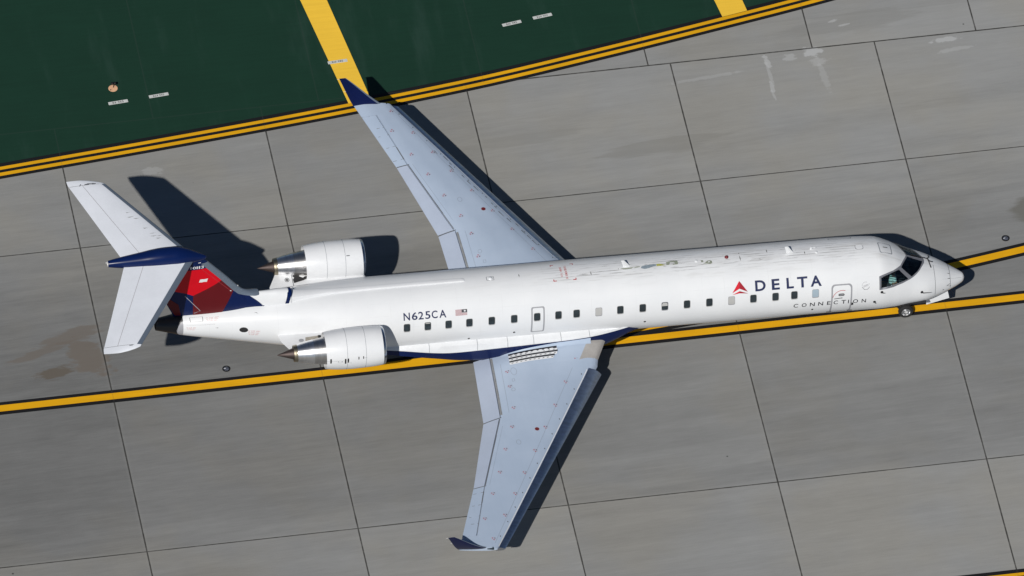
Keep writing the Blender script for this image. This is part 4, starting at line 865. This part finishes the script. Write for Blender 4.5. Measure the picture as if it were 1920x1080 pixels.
for sg in (-1, 1):
    F_ = fin(sg); mb = MB(); hh = (0.07, 0.07)
    patch(mb, [(30.02, 5.97), (28.53, 5.99), (27.84, 6.03), (27.29, 5.42), (28.40, 4.67), (28.65, 4.79), (29.62, 5.06)], F_, 0.006, h=hh, m=0)
    patch(mb, [(27.29, 5.42), (26.88, 4.955), (27.37, 3.60), (28.35, 3.60), (28.40, 4.67)], F_, 0.006, h=hh, m=1)
    patch(mb, [(29.44, 4.52), (29.22, 4.48), (28.90, 4.20), (28.78, 3.62), (29.0, 3.62)], F_, 0.006, h=hh, m=1)
    # white dorsal part ahead of the navy
    patch(mb, [(26.50, 4.53), (26.70, 4.74), (26.35, 4.40), (25.73, 3.86), (25.3, 3.6), (25.4, 3.34), (25.74, 3.74), (26.0, 4.06), (26.3, 4.33)], F_, 0.009, h=hh, m=2)
    # rubbed paint chips beside the edge, service hatch outline
    for s, z in ((27.71, 5.89), (27.66, 5.80), (27.54, 5.66), (27.27, 5.40), (27.2, 5.33), (27.06, 5.13), (26.95, 5.03), (26.79, 4.89), (27.05, 4.79)):
        patch(mb, [(s+0.035, z+0.012), (s-0.01, z-0.03), (s-0.04, z-0.012), (s, z+0.02)], F_, 0.008, h=hh, m=2)
    patch(mb, stroke([(p[0]/0.02, p[1]/0.02) for p in ((28.69, 4.66), (28.10, 3.86), (28.32, 3.74))], 1, 1), lambda u, v: F_(u*0.02, v*0.02), 0.008, h=(20, 20), m=3)
    patch(mb, stroke([(p[0]/0.012, p[1]/0.012) for p in ((28.13, 5.98), (27.05, 4.79))], 1, 1), lambda u, v: F_(u*0.012, v*0.012), 0.007, h=(20, 20), m=4)
    mb.build('fin_livery', ['red', 'maroon', 'white', paint('pale_outline', (0.45, 0.45, 0.5), 0.5, 0.1), paint('faint_red_seam', (0.40, 0.05, 0.06), 0.5, 0.1)], vf, smooth=False)
    mb = MB(); patch(mb, [(28.225, 5.36), (28.19, 5.50), (28.09, 5.515), (28.06, 5.50), (27.91, 5.53), (27.94, 5.37), (28.05, 5.375), (28.12, 5.355)], F_, 0.008, h=hh); mb.build('fin_flag', 'white', vf, smooth=False)
    mb = MB()
    if sg == -1:
        for ch, a, b in zip('10113', (28.57, 28.48, 28.345, 28.265, 28.185), (28.52, 28.365, 28.30, 28.215, 28.08)): letter(mb, ch, a, b, 6.045, 6.165, F_, 0.008, 0.012)
    else:
        for ch, a, b in zip('10113', (28.08, 28.19, 28.30, 28.37, 28.45), (28.13, 28.28, 28.345, 28.42, 28.56)): letter(mb, ch, a, b, 6.045, 6.165, F_, 0.008, 0.012)
    for s, z in ((28.24, 6.30), (28.28, 6.52)): patch(mb, [(s+0.05, z), (s-0.04, z), (s-0.05, z+0.03), (s+0.04, z+0.03)], F_, 0.006, h=hh)
    mb.build('fin_number', 'white', vf, smooth=False)
# metal leading edge of the fin, sweeping into the dorsal fairing
mb = MB(); rings = []
for z in fr(6.27, 4.82, 16):
    w = 0.25+0.06*max(0, (5.0-z)); le = fLE(z)-0.008; c = fTE(z)-fLE(z); xs = [(w/c)*(k/8)**1.6 for k in range(9)]
    rings.append([A(le+c*x, -fhalf(z, x)-0.012, z) for x in xs[::-1]]+[A(le+c*x, fhalf(z, x)+0.012, z) for x in xs[1:]])
for s_, zc_, hw, dep, ds in ((26.60, 4.70, 0.13, 0.12, 0.16), (26.44, 4.605, 0.155, 0.09, 0.10), (26.28, 4.545, 0.175, 0.07, 0.05), (26.14, 4.52, 0.185, 0.06, 0.01), (26.04, 4.51, 0.165, 0.045, 0.0), (26.0, 4.505, 0.12, 0.03, 0.0)):
    rings.append([A(s_+ds*abs(k/8)**1.5, hw*(k/8), zc_-dep*abs(k/8)**2.2) for k in range(-8, 9)])
n = len(rings[0]); mb.add([p for r in rings for p in r], [(i*n+k, i*n+k+1, (i+1)*n+k+1, (i+1)*n+k) for i in range(len(rings)-1) for k in range(n-1)]); mb.build('fin_leading_edge', 'deice', vf, angle=60)
mb = MB()                                             # dorsal fairing body from scoop back into the fin
dz_ = [(24.84, 0.24, 4.08, 4.42), (24.95, 0.25, 3.95, 4.47), (25.3, 0.25, 3.8, 4.49), (25.7, 0.23, 3.6, 4.47), (26.1, 0.19, 3.5, 4.47), (26.5, 0.16, 3.4, 4.55), (26.9, 0.10, 3.4, 4.62)]
vs_ = []; n = 61; dss = fr(24.84, 26.9, 60); DD = list(zip(*dz_)); cen = []
for s in dss:
    w, zb, zt = (pchip(DD[0], DD[i], s) for i in (1, 2, 3))
    for k in range(n):
        a = math.pi*k/(n-1); y = -w*math.cos(a); q = math.sin(a)**0.55; vs_.append(A(s, y*(1.25-0.25*q), zb+(zt-zb)*q))
fs = []; fm = []
for i in range(len(dss)-1):
    for k in range(n-1):
        f = (i*n+k, i*n+k+1, (i+1)*n+k+1, (i+1)*n+k); c = sum((vs_[q] for q in f), Vector())/4; s = 17.5-c.x; fs.append(f)
        fm.append(1 if s > 25.62 and c.z < 3.84+(s-25.66)*0.86 else 0)
link('dorsal_fairing', vs_, fs, ['white', 'navy'], vf, fm=fm, angle=50)
n = 25
mb = MB(); vs_ = []
for s_, k_ in ((24.80, 0.94), (24.83, 1.03), (24.96, 1.03)):
    for k in range(n):
        a = math.pi*k/(n-1); q = math.sin(a)**0.55; vs_.append(A(s_+0.10*(1-q), -0.245*k_*math.cos(a)*(1.25-0.25*q), 4.06+(0.39*k_)*q))
mb.add(vs_, [(i*n+k, i*n+k+1, (i+1)*n+k+1, (i+1)*n+k) for i in range(2) for k in range(n-1)]+[tuple(range(n))]); mb.build('ram_air_scoop', 'navy', vf, angle=50)
# bullet fairing
BP = [(27.98, 0.02, 6.48), (28.02, 0.06, 6.49), (28.12, 0.105, 6.50), (28.35, 0.185, 6.545), (28.7, 0.285, 6.62), (29.1, 0.355, 6.655), (29.5, 0.355, 6.65), (29.9, 0.335, 6.63), (30.3, 0.29, 6.60), (30.7, 0.245, 6.575), (31.1, 0.195, 6.555), (31.45, 0.135, 6.54), (31.55, 0.115, 6.535)]
vs_ = []; n = 32; sss = fr(27.98, 28.12, 4)+fr(28.2, 31.55, 26)
for s in sss:
    r_ = pchip([b[0] for b in BP], [b[1] for b in BP], s); z = pchip([b[0] for b in BP], [b[2] for b in BP], s)
    for k in range(n): a = 2*math.pi*k/n; vs_.append(A(s, -r_*math.sin(a), z+r_*(1.0 if math.cos(a) > 0 else 1.05)*math.cos(a)))
mb = MB(); mb.add(vs_, [(i*n+k, i*n+(k+1) % n, (i+1)*n+(k+1) % n, (i+1)*n+k) for i in range(len(sss)-1) for k in range(n)]+[tuple(range(n))]); bl = mb.build('tail_bullet_fairing', 'navy', plane)
mb = MB(); mb.lathe(A(31.55, 0, 6.535), (-1, 0, 0), [(0, 0.115), (0.012, 0.10), (-0.03, 0.09), (-0.03, 0.0)], 24); mb.tube([A(31.55, 0, 6.6), A(31.63, 0, 6.6)], 0.03, 8); mb.build('tail_light', 'strut', bl)
# stabilisers
def hLE(y): return 28.47+0.648*(y-0.15)
def hTE(y): return 31.00+0.344*(y-0.2)
def hsec(y, x, up): a, b = hLE(y), hTE(y); return a+(b-a)*x, 6.50-0.012*y+(1 if up else -1)*0.5*0.095*(b-a)*nacat(x)
for sg in (-1, 1):
    ys = fr(0.10, 4.10, 14); rings = []
    for y in ys:
        xs = [0.5-0.5*math.cos(math.pi*k/20) for k in range(21)]; U = [hsec(y, x, True) for x in xs]; L_ = [hsec(y, x, False) for x in xs]
        rings.append([A(s, sg*y, z) for s, z in U]+[A(s, sg*y, z) for s, z in L_[::-1][1:-1]])
    # rounded tip
    for q, y in ((0.18, 4.18), (0.42, 4.26), (0.70, 4.32)):
        a, b = hLE(4.10)+(hTE(4.10)-hLE(4.10))*q*0.80, 32.35+0.03*q; xs = [0.5-0.5*math.cos(math.pi*k/20) for k in range(21)]; th = 0.5*0.095*(1.25)*(1-q)
        U = [(a+(b-a)*x, 6.45+th*nacat(x)) for x in xs]; L_ = [(a+(b-a)*x, 6.45-th*nacat(x)) for x in xs]
        rings.append([A(s, sg*y, z) for s, z in U]+[A(s, sg*y, z) for s, z in L_[::-1][1:-1]])
    n = len(rings[0]); mb = MB(); mb.add([p for r in rings for p in r], [(i*n+k, i*n+(k+1) % n, (i+1)*n+(k+1) % n, (i+1)*n+k) for i in range(len(rings)-1) for k in range(n)]+[tuple(range(n)), tuple((len(rings)-1)*n+k for k in range(n))])
    hs = mb.build('stabiliser', 'tailw', plane, angle=45)
    mb = MB(); rings = []
    for y in fr(0.16, 4.02, 12):
        c = hTE(y)-hLE(y); w = 0.25-0.02*y; xs = [(w/c)*(k/8)**1.7 for k in range(9)]
        U = [hsec(y, x, True) for x in xs[::-1]]; L_ = [hsec(y, x, False) for x in xs[1:]]
        rings.append([A(s-0.007, sg*y, z+0.006) for s, z in U]+[A(s-0.007, sg*y, z-0.006) for s, z in L_])
    n = len(rings[0]); mb.add([p for r in rings for p in r], [(i*n+k, i*n+k+1, (i+1)*n+k+1, (i+1)*n+k) for i in range(len(rings)-1) for k in range(n-1)]); mb.build('stabiliser_leading_edge', 'deice', hs, angle=60)
    def htop(s, y, sg=sg):
        f = lambda s, y: hsec(y, max(0, min(1, (s-hLE(y))/(hTE(y)-hLE(y)))), True)[1]
        p = A(s, sg*y, f(s, y)); n_ = (A(s+0.02, sg*y, f(s+0.02, y))-A(s-0.02, sg*y, f(s-0.02, y))).cross(A(s, sg*(y+0.02), f(s, y+0.02))-A(s, sg*(y-0.02), f(s, y-0.02))).normalized()
        return p, (n_ if n_.z > 0 else -n_)
    mb = MB(); hin = lambda y: 30.22+0.406*(y-0.05)
    k = 0.022; patch(mb, stroke([(hin(y)/k, y/k) for y in fr(0.3, 4.05, 6)], 1, 1), lambda u, v: htop(u*k, v*k), 0.004, h=(15, 15), m=0)
    k2 = 0.014; patch(mb, stroke([(31.24/k2, 4.03/k2), (32.30/k2, 4.03/k2)], 1, 1), lambda u, v: htop(u*k2, v*k2), 0.004, h=(15, 15), m=1)
    rr = random.Random(5+sg)
    if sg == 1:
        for i in range(9): y = rr.uniform(1.0, 2.5); s = hLE(y)+0.28+rr.uniform(0, 0.35); patch(mb, [(s, y), (s-0.10, y+0.03), (s+rr.uniform(0.05, 0.22), y+rr.uniform(-0.02, 0.05)), (s+0.05, y-0.02)], htop, 0.005, h=(0.3, 0.3), m=2)
        for (s0, y0, s1, y1) in ((31.95, 4.00, 31.86, 4.10), (31.78, 4.02, 31.55, 4.08), (31.5, 4.02, 31.32, 4.08), (31.7, 4.06, 31.4, 4.10)): patch(mb, [(s0, y0), (s0-0.05, y1), (s1, y1), (s1+0.06, y0)], htop, 0.005, h=(0.3, 0.3), m=1)
    else: patch(mb, [(31.45, 4.05), (31.30, 4.04), (31.28, 4.07), (31.40, 4.08)], htop, 0.005, h=(0.3, 0.3), m=1)
    mb.build('stabiliser_seams', [paint('hinge_line', (0.50, 0.50, 0.53), 0.7, 0.1), 'line', paint('grey_scuff', (0.42, 0.43, 0.44), 0.7, 0.15)], hs, smooth=False)

# ------------------------------------------------------------------ engines
ENG = [(21.76, 0.655), (21.80, 0.685), (21.95, 0.712), (22.2, 0.732), (22.5, 0.742), (22.9, 0.748), (23.2, 0.740), (23.5, 0.718), (23.75, 0.690), (23.93, 0.664)]
def eax(s): return 3.475-0.022*(s-21.76)
for sg in (-1, 1):
    yc = sg*2.187; o0 = A(21.76, yc, eax(21.76)); ax = Vector((-1, 0, -0.022)).normalized()
    rel = lambda s: s-21.76
    mb = MB(); ss2 = fr(21.86, 23.93, 26); pr = [(rel(s), pchip([e[0] for e in ENG], [e[1] for e in ENG], s)) for s in ss2]
    mb.lathe(o0, ax, pr+[(2.16, 0.645), (1.7, 0.635)], 56); en = mb.build('engine_nacelle', 'white', plane)
    tag(en, 'right engine nacelle with open black vents' if sg < 0 else 'left engine nacelle beyond the fuselage')
    mb = MB(); mb.lathe(o0, ax, [(0.62, 0.54), (0.25, 0.55), (0.08, 0.58), (0.015, 0.615), (0.0, 0.645), (0.012, 0.668), (0.04, 0.684), (0.10, 0.7055), (0.105, 0.7025)], 56); mb.build('inlet_lip', 'lip', en)
    mb = MB(); mb.lathe(o0, ax, [(0.62, 0.56), (0.62, 0.16), (0.50, 0.13), (0.36, 0.05), (0.33, 0)], 40); mb.build('fan_hub', 'apu', en)
    mb = MB(); mb.lathe(o0, ax, [(1.7, 0.60), (2.0, 0.525), (2.2, 0.492), (2.4, 0.462), (2.56, 0.437)], 48); mb.build('core_cowl', 'titan', en)
    mb = MB(); mb.lathe(o0, ax, [(2.56, 0.442), (2.75, 0.410), (3.0, 0.358), (3.15, 0.325), (3.152, 0.30)], 48); mb.build('exhaust_nozzle', 'silver', en)
    mb = MB(); mb.lathe(o0, ax, [(3.13, 0.315), (3.15, 0.318), (3.28, 0.298), (3.285, 0.27), (3.0, 0.27)], 48); mb.build('exhaust_ring', 'brass', en)
    mb = MB(); mb.lathe(o0, ax, [(3.0, 0.262), (3.22, 0.228), (3.45, 0.155), (3.7, 0.068), (3.84, 0.022), (3.87, 0)], 40); mb.build('exhaust_cone', 'cone', en)
    def ef(s, ph, sg=sg, yc=yc):
        r_ = pchip([e[0] for e in ENG], [e[1] for e in ENG], max(21.76, min(23.93, s))); n_ = Vector((0, -math.sin(R(ph)), math.cos(R(ph)))); return A(s, yc, eax(s))+n_*r_, n_
    mb = MB()
    for s in (23.20, 22.52): patch(mb, stroke([(s, v) for v in range(-70, 131, 10)], 0.013, 1), ef, 0.003, h=(0.1, 8), m=0)
    if sg == -1:
        for s, a, b, w in ((23.795, 72, 88, 0.028), (23.275, 73.5, 90.5, 0.028), (23.18, 73, 87, 0.028), (22.797, 70.5, 79, 0.018), (22.627, 70.3, 78.5, 0.016)): patch(mb, [(s-w, a), (s+w, a), (s+w, b), (s-w, b)], ef, 0.005, h=(0.1, 8), m=1)
        for s, a in ((23.53, 82.5), (23.40, 82)): patch(mb, ell(s, a, 0.018, 1.6, 8), ef, 0.005, h=(0.1, 8), m=0)
        patch(mb, stroke([(23.75, 80.0), (23.60, 79.5)], 1, 0.5), ef, 0.004, h=(0.1, 8), m=2); patch(mb, stroke([(23.55, 86), (23.36, 86)], 1, 0.5), ef, 0.004, h=(0.1, 8), m=2); patch(mb, stroke([(23.12, 88.5), (23.05, 88.5)], 1, 0.7), ef, 0.004, h=(0.1, 8), m=2); patch(mb, stroke([(22.60, 76), (22.5, 76)], 1, 0.7), ef, 0.004, h=(0.1, 8), m=2)
    else:
        patch(mb, [(22.48, 32), (22.36, 32), (22.36, 34.5), (22.48, 34.5)], ef, 0.004, h=(0.1, 8), m=2)
    mb.build('nacelle_seams', ['linef', 'dark', 'line'], en, smooth=False)
    # pylon
    mb = MB(); rings = []
    for q, (y, s0, s1, t) in enumerate(((0.75, 21.6, 25.45, 0.20), (1.35, 21.7, 25.32, 0.17), (1.75, 21.85, 25.12, 0.15), (2.10, 21.95, 24.95, 0.14))):
        zc_ = 3.12+0.04*(q); xs = [0.5-0.5*math.cos(math.pi*k/16) for k in range(17)]
        rings.append([A(s0+(s1-s0)*x, sg*y, zc_+t*nacat(x)) for x in xs]+[A(s0+(s1-s0)*x, sg*y, zc_-t*nacat(x)) for x in xs[::-1][1:-1]])
    n = len(rings[0]); mb.add([p for r in rings for p in r], [(i*n+k, i*n+(k+1) % n, (i+1)*n+(k+1) % n, (i+1)*n+k) for i in range(3) for k in range(n)]+[tuple(3*n+k for k in range(n))]); py_ = mb.build('pylon', 'whiteworn', plane, angle=40)
    def pt_(s, y, sg=sg):
        def f(s, y): a, b = pchip([0.75, 1.35, 1.75, 2.10], [21.6, 21.7, 21.85, 21.95], y), pchip([0.75, 1.35, 1.75, 2.10], [25.45, 25.32, 25.12, 24.95], y); t = pchip([0.75, 1.35, 1.75, 2.1], [0.2, 0.17, 0.15, 0.14], y); return 3.12+0.04*(y-0.75)/0.5+t*nacat(max(0, min(1, (s-a)/(b-a))))
        return A(s, sg*y, f(s, y)), Vector((0, 0, 1))
    mb = MB()
    if sg == 1:
        patch(mb, [(24.42, 1.93), (24.33, 1.95), (24.24, 1.84), (24.16, 1.70), (24.05, 1.62), (23.98, 1.68), (23.90, 1.68), (23.92, 1.56), (24.05, 1.50), (24.40, 1.42), (24.42, 1.60), (24.36, 1.68), (24.42, 1.76), (24.36, 1.82)], pt_, 0.012, h=(0.2, 0.2), m=0)
        patch(mb, [(24.12, 1.80), (24.02, 1.80), (24.0, 1.76), (24.10, 1.75)], pt_, 0.012, h=(0.2, 0.2), m=0); patch(mb, [(24.2, 1.90), (24.14, 1.90), (24.16, 1.86)], pt_, 0.012, h=(0.2, 0.2), m=0)
        for s0 in (24.1, 23.6, 23.2, 22.7): patch(mb, [(s0, 1.96), (s0-0.4, 2.0), (s0-0.38, 2.03), (s0, 1.985)], pt_, 0.012, h=(0.2, 0.2), m=1)
        patch(mb, [(24.45, 1.2), (24.43, 1.2), (24.43, 2.05), (24.45, 2.05)], pt_, 0.012, h=(0.2, 0.2), m=1)
        patch(mb, ell(24.63, 1.62, 0.085, 0.10, 20), pt_, 0.012, [ell(24.63, 1.62, 0.065, 0.078, 20)], (0.2, 0.2), 1); patch(mb, ell(24.63, 1.62, 0.045, 0.06, 16), pt_, 0.012, [ell(24.63, 1.62, 0.018, 0.022, 10)], (0.2, 0.2), 0)
    else:
        patch(mb, [(24.45, 1.30), (23.95, 1.30), (23.93, 1.62), (24.30, 1.66), (24.48, 1.5)], pt_, 0.012, h=(0.2, 0.2), m=2); patch(mb, ell(24.62, 1.42, 0.09, 0.08, 16), pt_, 0.012, h=(0.2, 0.2), m=3); patch(mb, [(24.0, 1.28), (23.9, 1.28), (23.88, 1.5), (24.0, 1.5)], pt_, 0.016, h=(0.2, 0.2), m=0)
    mb.build('pylon_wear', ['dark', 'line', paint('bare_beige_panel', (0.36, 0.33, 0.28), 0.5, 0.25, nscale=9), 'grey'], py_, smooth=False)

# ------------------------------------------------------------------ landing gear
def gz(s): return (17.5-s)*math.tan(PIT)             # ground height in the airliner's own frame
def wheel(parent, s, y, r_, w, out):
    o = Vector(A(s, y, gz(s)+r_+0.004)); mb = MB(); h = w/2
    mb.lathe(o, (0, 1, 0), [(-h*0.8, r_*0.62), (-h, r_*0.78), (-h*0.92, r_*0.92), (-h*0.55, r_*0.99), (0, r_), (h*0.55, r_*0.99), (h*0.92, r_*0.92), (h, r_*0.78), (h*0.8, r_*0.62)], 36, closed=True); wh = mb.build('wheel', 'rubber', parent)
    for d in (-1, 1):
        mb = MB(); mb.lathe(o, (0, d, 0), [(h*0.80, r_*0.62), (h*0.92, r_*0.60), (h*0.90, r_*0.54), (h*0.55, r_*0.48), (h*0.45, r_*0.32), (h*0.62, r_*0.30), (h*0.62, r_*0.22), (h*0.3, r_*0.16), (h*0.3, 0)], 28); mb.build('rim', 'rim', wh)
    return wh
ng = MB(); ng.tube([A(2.15, 0, 1.9), A(2.09, 0, gz(2.09)+0.27)], 0.06, 12); ng.tube([A(2.09, -0.22, gz(2.09)+0.27), A(2.09, 0.22, gz(2.09)+0.27)], 0.045, 12); ng.tube([A(2.7, 0, 1.7), A(2.12, 0, 1.1)], 0.035, 10)
ngo = ng.build('nose_gear_strut', 'strut', plane)
for y in (-0.185, 0.185): wheel(plane, 2.09, y, 0.275, 0.17, y)
for sg in (-1, 1):
    mb = MB(); v = [A(1.43, sg*0.33, 1.66), A(0.64, sg*0.29, 1.80), A(0.56, sg*0.33, 1.46), A(1.40, sg*0.37, 1.25)]; v += [q+Vector((0, -sg*0.025, 0)) for q in v]
    mb.add(v, [(0, 1, 2, 3), (4, 7, 6, 5), (0, 4, 5, 1), (1, 5, 6, 2), (2, 6, 7, 3), (3, 7, 4, 0)]); mb.build('nose_gear_door', 'whiteworn', plane, smooth=False)
mb = MB(); mb.box(A(2.62, -0.32, 1.36), (0.16, 0.02, 0.22)); mb.build('nose_gear_aft_door', 'white', plane, smooth=False)
for sg in (-1, 1):
    y = sg*2.05; s = 17.1; mb = MB(); z0 = gz(s)+0.46; mb.tube([A(17.0, sg*2.25, 1.6), A(s, y, z0)], 0.09, 14); mb.tube([A(s, y-0.30, z0), A(s, y+0.30, z0)], 0.06, 12); mb.tube([A(17.05, sg*1.4, 1.45), A(s, y, z0+0.45)], 0.05, 10); mb.build('main_gear_strut', 'strut', plane)
    for d in (-0.24, 0.24): wheel(plane, s, y+d, 0.45, 0.27, d)

# ------------------------------------------------------------------ pilot in the right-hand seat
def skinned(name, verts, edges, radii, mat, parent=None, loc=None, sub=2):
    me = bpy.data.meshes.new(name); me.from_pydata(verts, edges, []); ob = bpy.data.objects.new(name, me); COL.objects.link(ob)
    md = ob.modifiers.new('skin', 'SKIN'); me.skin_vertices[0].data[0].use_root = True
    for i, r_ in enumerate(radii): me.skin_vertices[0].data[i].radius = (r_, r_) if not isinstance(r_, tuple) else r_
    ss = ob.modifiers.new('sub', 'SUBSURF'); ss.levels = sub; ss.render_levels = sub
    dg = bpy.context.evaluated_depsgraph_get(); me2 = bpy.data.meshes.new_from_object(ob.evaluated_get(dg)); bpy.data.objects.remove(ob); bpy.data.meshes.remove(me)
    me2.name = name; me2.materials.clear(); me2.materials.append(MT[mat]); me2.polygons.foreach_set('use_smooth', [True]*len(me2.polygons))
    o = bpy.data.objects.new(name, me2); COL.objects.link(o)
    if parent: o.parent = parent
    if loc: o.location = loc
    return o
Rm = Matrix.Rotation(PIT, 4, 'Y'); Pw = lambda v: plane.location + (Rm @ Vector(v))
# local frame of the figure: x forward, y left, z up, origin at the pelvis on the seat
V_ = [(0, 0, 0.05), (0, 0, 0.25), (0, 0, 0.45), (0.01, 0, 0.53), (0.02, 0, 0.60), (0.04, 0, 0.70), (0.03, 0, 0.80),
      (0.01, 0.19, 0.45), (0.10, 0.25, 0.22), (0.34, 0.16, 0.24), (0.40, 0.14, 0.25), (0.01, -0.19, 0.45), (0.10, -0.26, 0.24), (0.34, -0.22, 0.27), (0.40, -0.21, 0.28),
      (0.12, 0.10, 0.04), (0.46, 0.13, 0.06), (0.62, 0.13, -0.34), (0.74, 0.13, -0.38), (0.12, -0.10, 0.04), (0.46, -0.13, 0.06), (0.62, -0.13, -0.34), (0.74, -0.13, -0.38)]
E_ = [(0, 1), (1, 2), (2, 3), (3, 4), (4, 5), (5, 6), (2, 7), (7, 8), (8, 9), (9, 10), (2, 11), (11, 12), (12, 13), (13, 14), (0, 15), (15, 16), (16, 17), (17, 18), (0, 19), (19, 20), (20, 21), (21, 22)]
Ra = [(0.15, 0.12), (0.145, 0.11), (0.15, 0.105), 0.06, 0.055, 0.085, 0.075, 0.065, 0.045, 0.032, 0.03, 0.065, 0.045, 0.032, 0.03, 0.09, 0.065, 0.045, 0.04, 0.09, 0.065, 0.045, 0.04]
seat_at = A(2.80, -0.52, 2.62)
per = skinned('person', V_, E_, Ra, 'skin', loc=Pw(seat_at)); per.rotation_euler = (0, PIT, 0)
tag(per, 'pilot in a pale blue short-sleeved shirt behind the right cockpit side window', 'person')
skinned('shirt', [(0, 0, 0.04), (0, 0, 0.25), (0, 0, 0.45), (0.01, 0, 0.52), (0.01, 0.19, 0.45), (0.06, 0.225, 0.33), (0.01, -0.19, 0.45), (0.06, -0.23, 0.34)], [(0, 1), (1, 2), (2, 3), (2, 4), (4, 5), (2, 6), (6, 7)], [(0.165, 0.13), (0.16, 0.125), (0.165, 0.12), 0.07, 0.08, 0.068, 0.08, 0.068], 'shirt', per)
skinned('trousers', [(0, 0, 0.04), (0.12, 0.10, 0.04), (0.46, 0.13, 0.06), (0.60, 0.13, -0.30), (0.12, -0.10, 0.04), (0.46, -0.13, 0.06), (0.60, -0.13, -0.30)], [(0, 1), (1, 2), (2, 3), (0, 4), (4, 5), (5, 6)], [(0.165, 0.13), 0.10, 0.078, 0.06, 0.10, 0.078, 0.06], 'trousers', per)
skinned('hair', [(0.0, 0, 0.74), (0.01, 0, 0.80), (0.04, 0, 0.845)], [(0, 1), (1, 2)], [0.085, 0.088, 0.07], 'hair', per)
for sg, hx in ((1, (0.40, 0.14, 0.25)), (-1, (0.40, -0.21, 0.28))):          # palms with four curled fingers and a thumb
    x, y, z = hx; vv = [(x, y, z), (x+0.05, y, z)]; ee = [(0, 1)]; rr = [0.028, (0.036, 0.018)]
    for k in range(4):
        dy = (k-1.5)*0.02; l = (0.030, 0.036, 0.034, 0.026)[k]; b = len(vv); vv += [(x+0.085, y+dy, z), (x+0.085+l, y+dy, z-0.008), (x+0.085+l*1.25, y+dy, z-0.034)]; ee += [(1, b), (b, b+1), (b+1, b+2)]; rr += [0.009, 0.0085, 0.0075]
    b = len(vv); vv += [(x+0.045, y+sg*-0.042, z-0.006), (x+0.078, y+sg*-0.052, z-0.02)]; ee += [(1, b), (b, b+1)]; rr += [0.011, 0.009]
    skinned('hand', vv, ee, rr, 'skin', per, sub=1)
mb = MB()
for yy in (-0.50, 0.50):
    mb.box(A(2.98, yy, 2.44), (0.46, 0.44, 0.10)); mb.box(A(3.26, yy, 2.80), (0.09, 0.42, 0.66)); mb.box(A(2.98, yy, 2.22), (0.25, 0.3, 0.36))
mb.build('pilot_seats', 'seatm', plane, smooth=False)
bpy.context.view_layer.update()
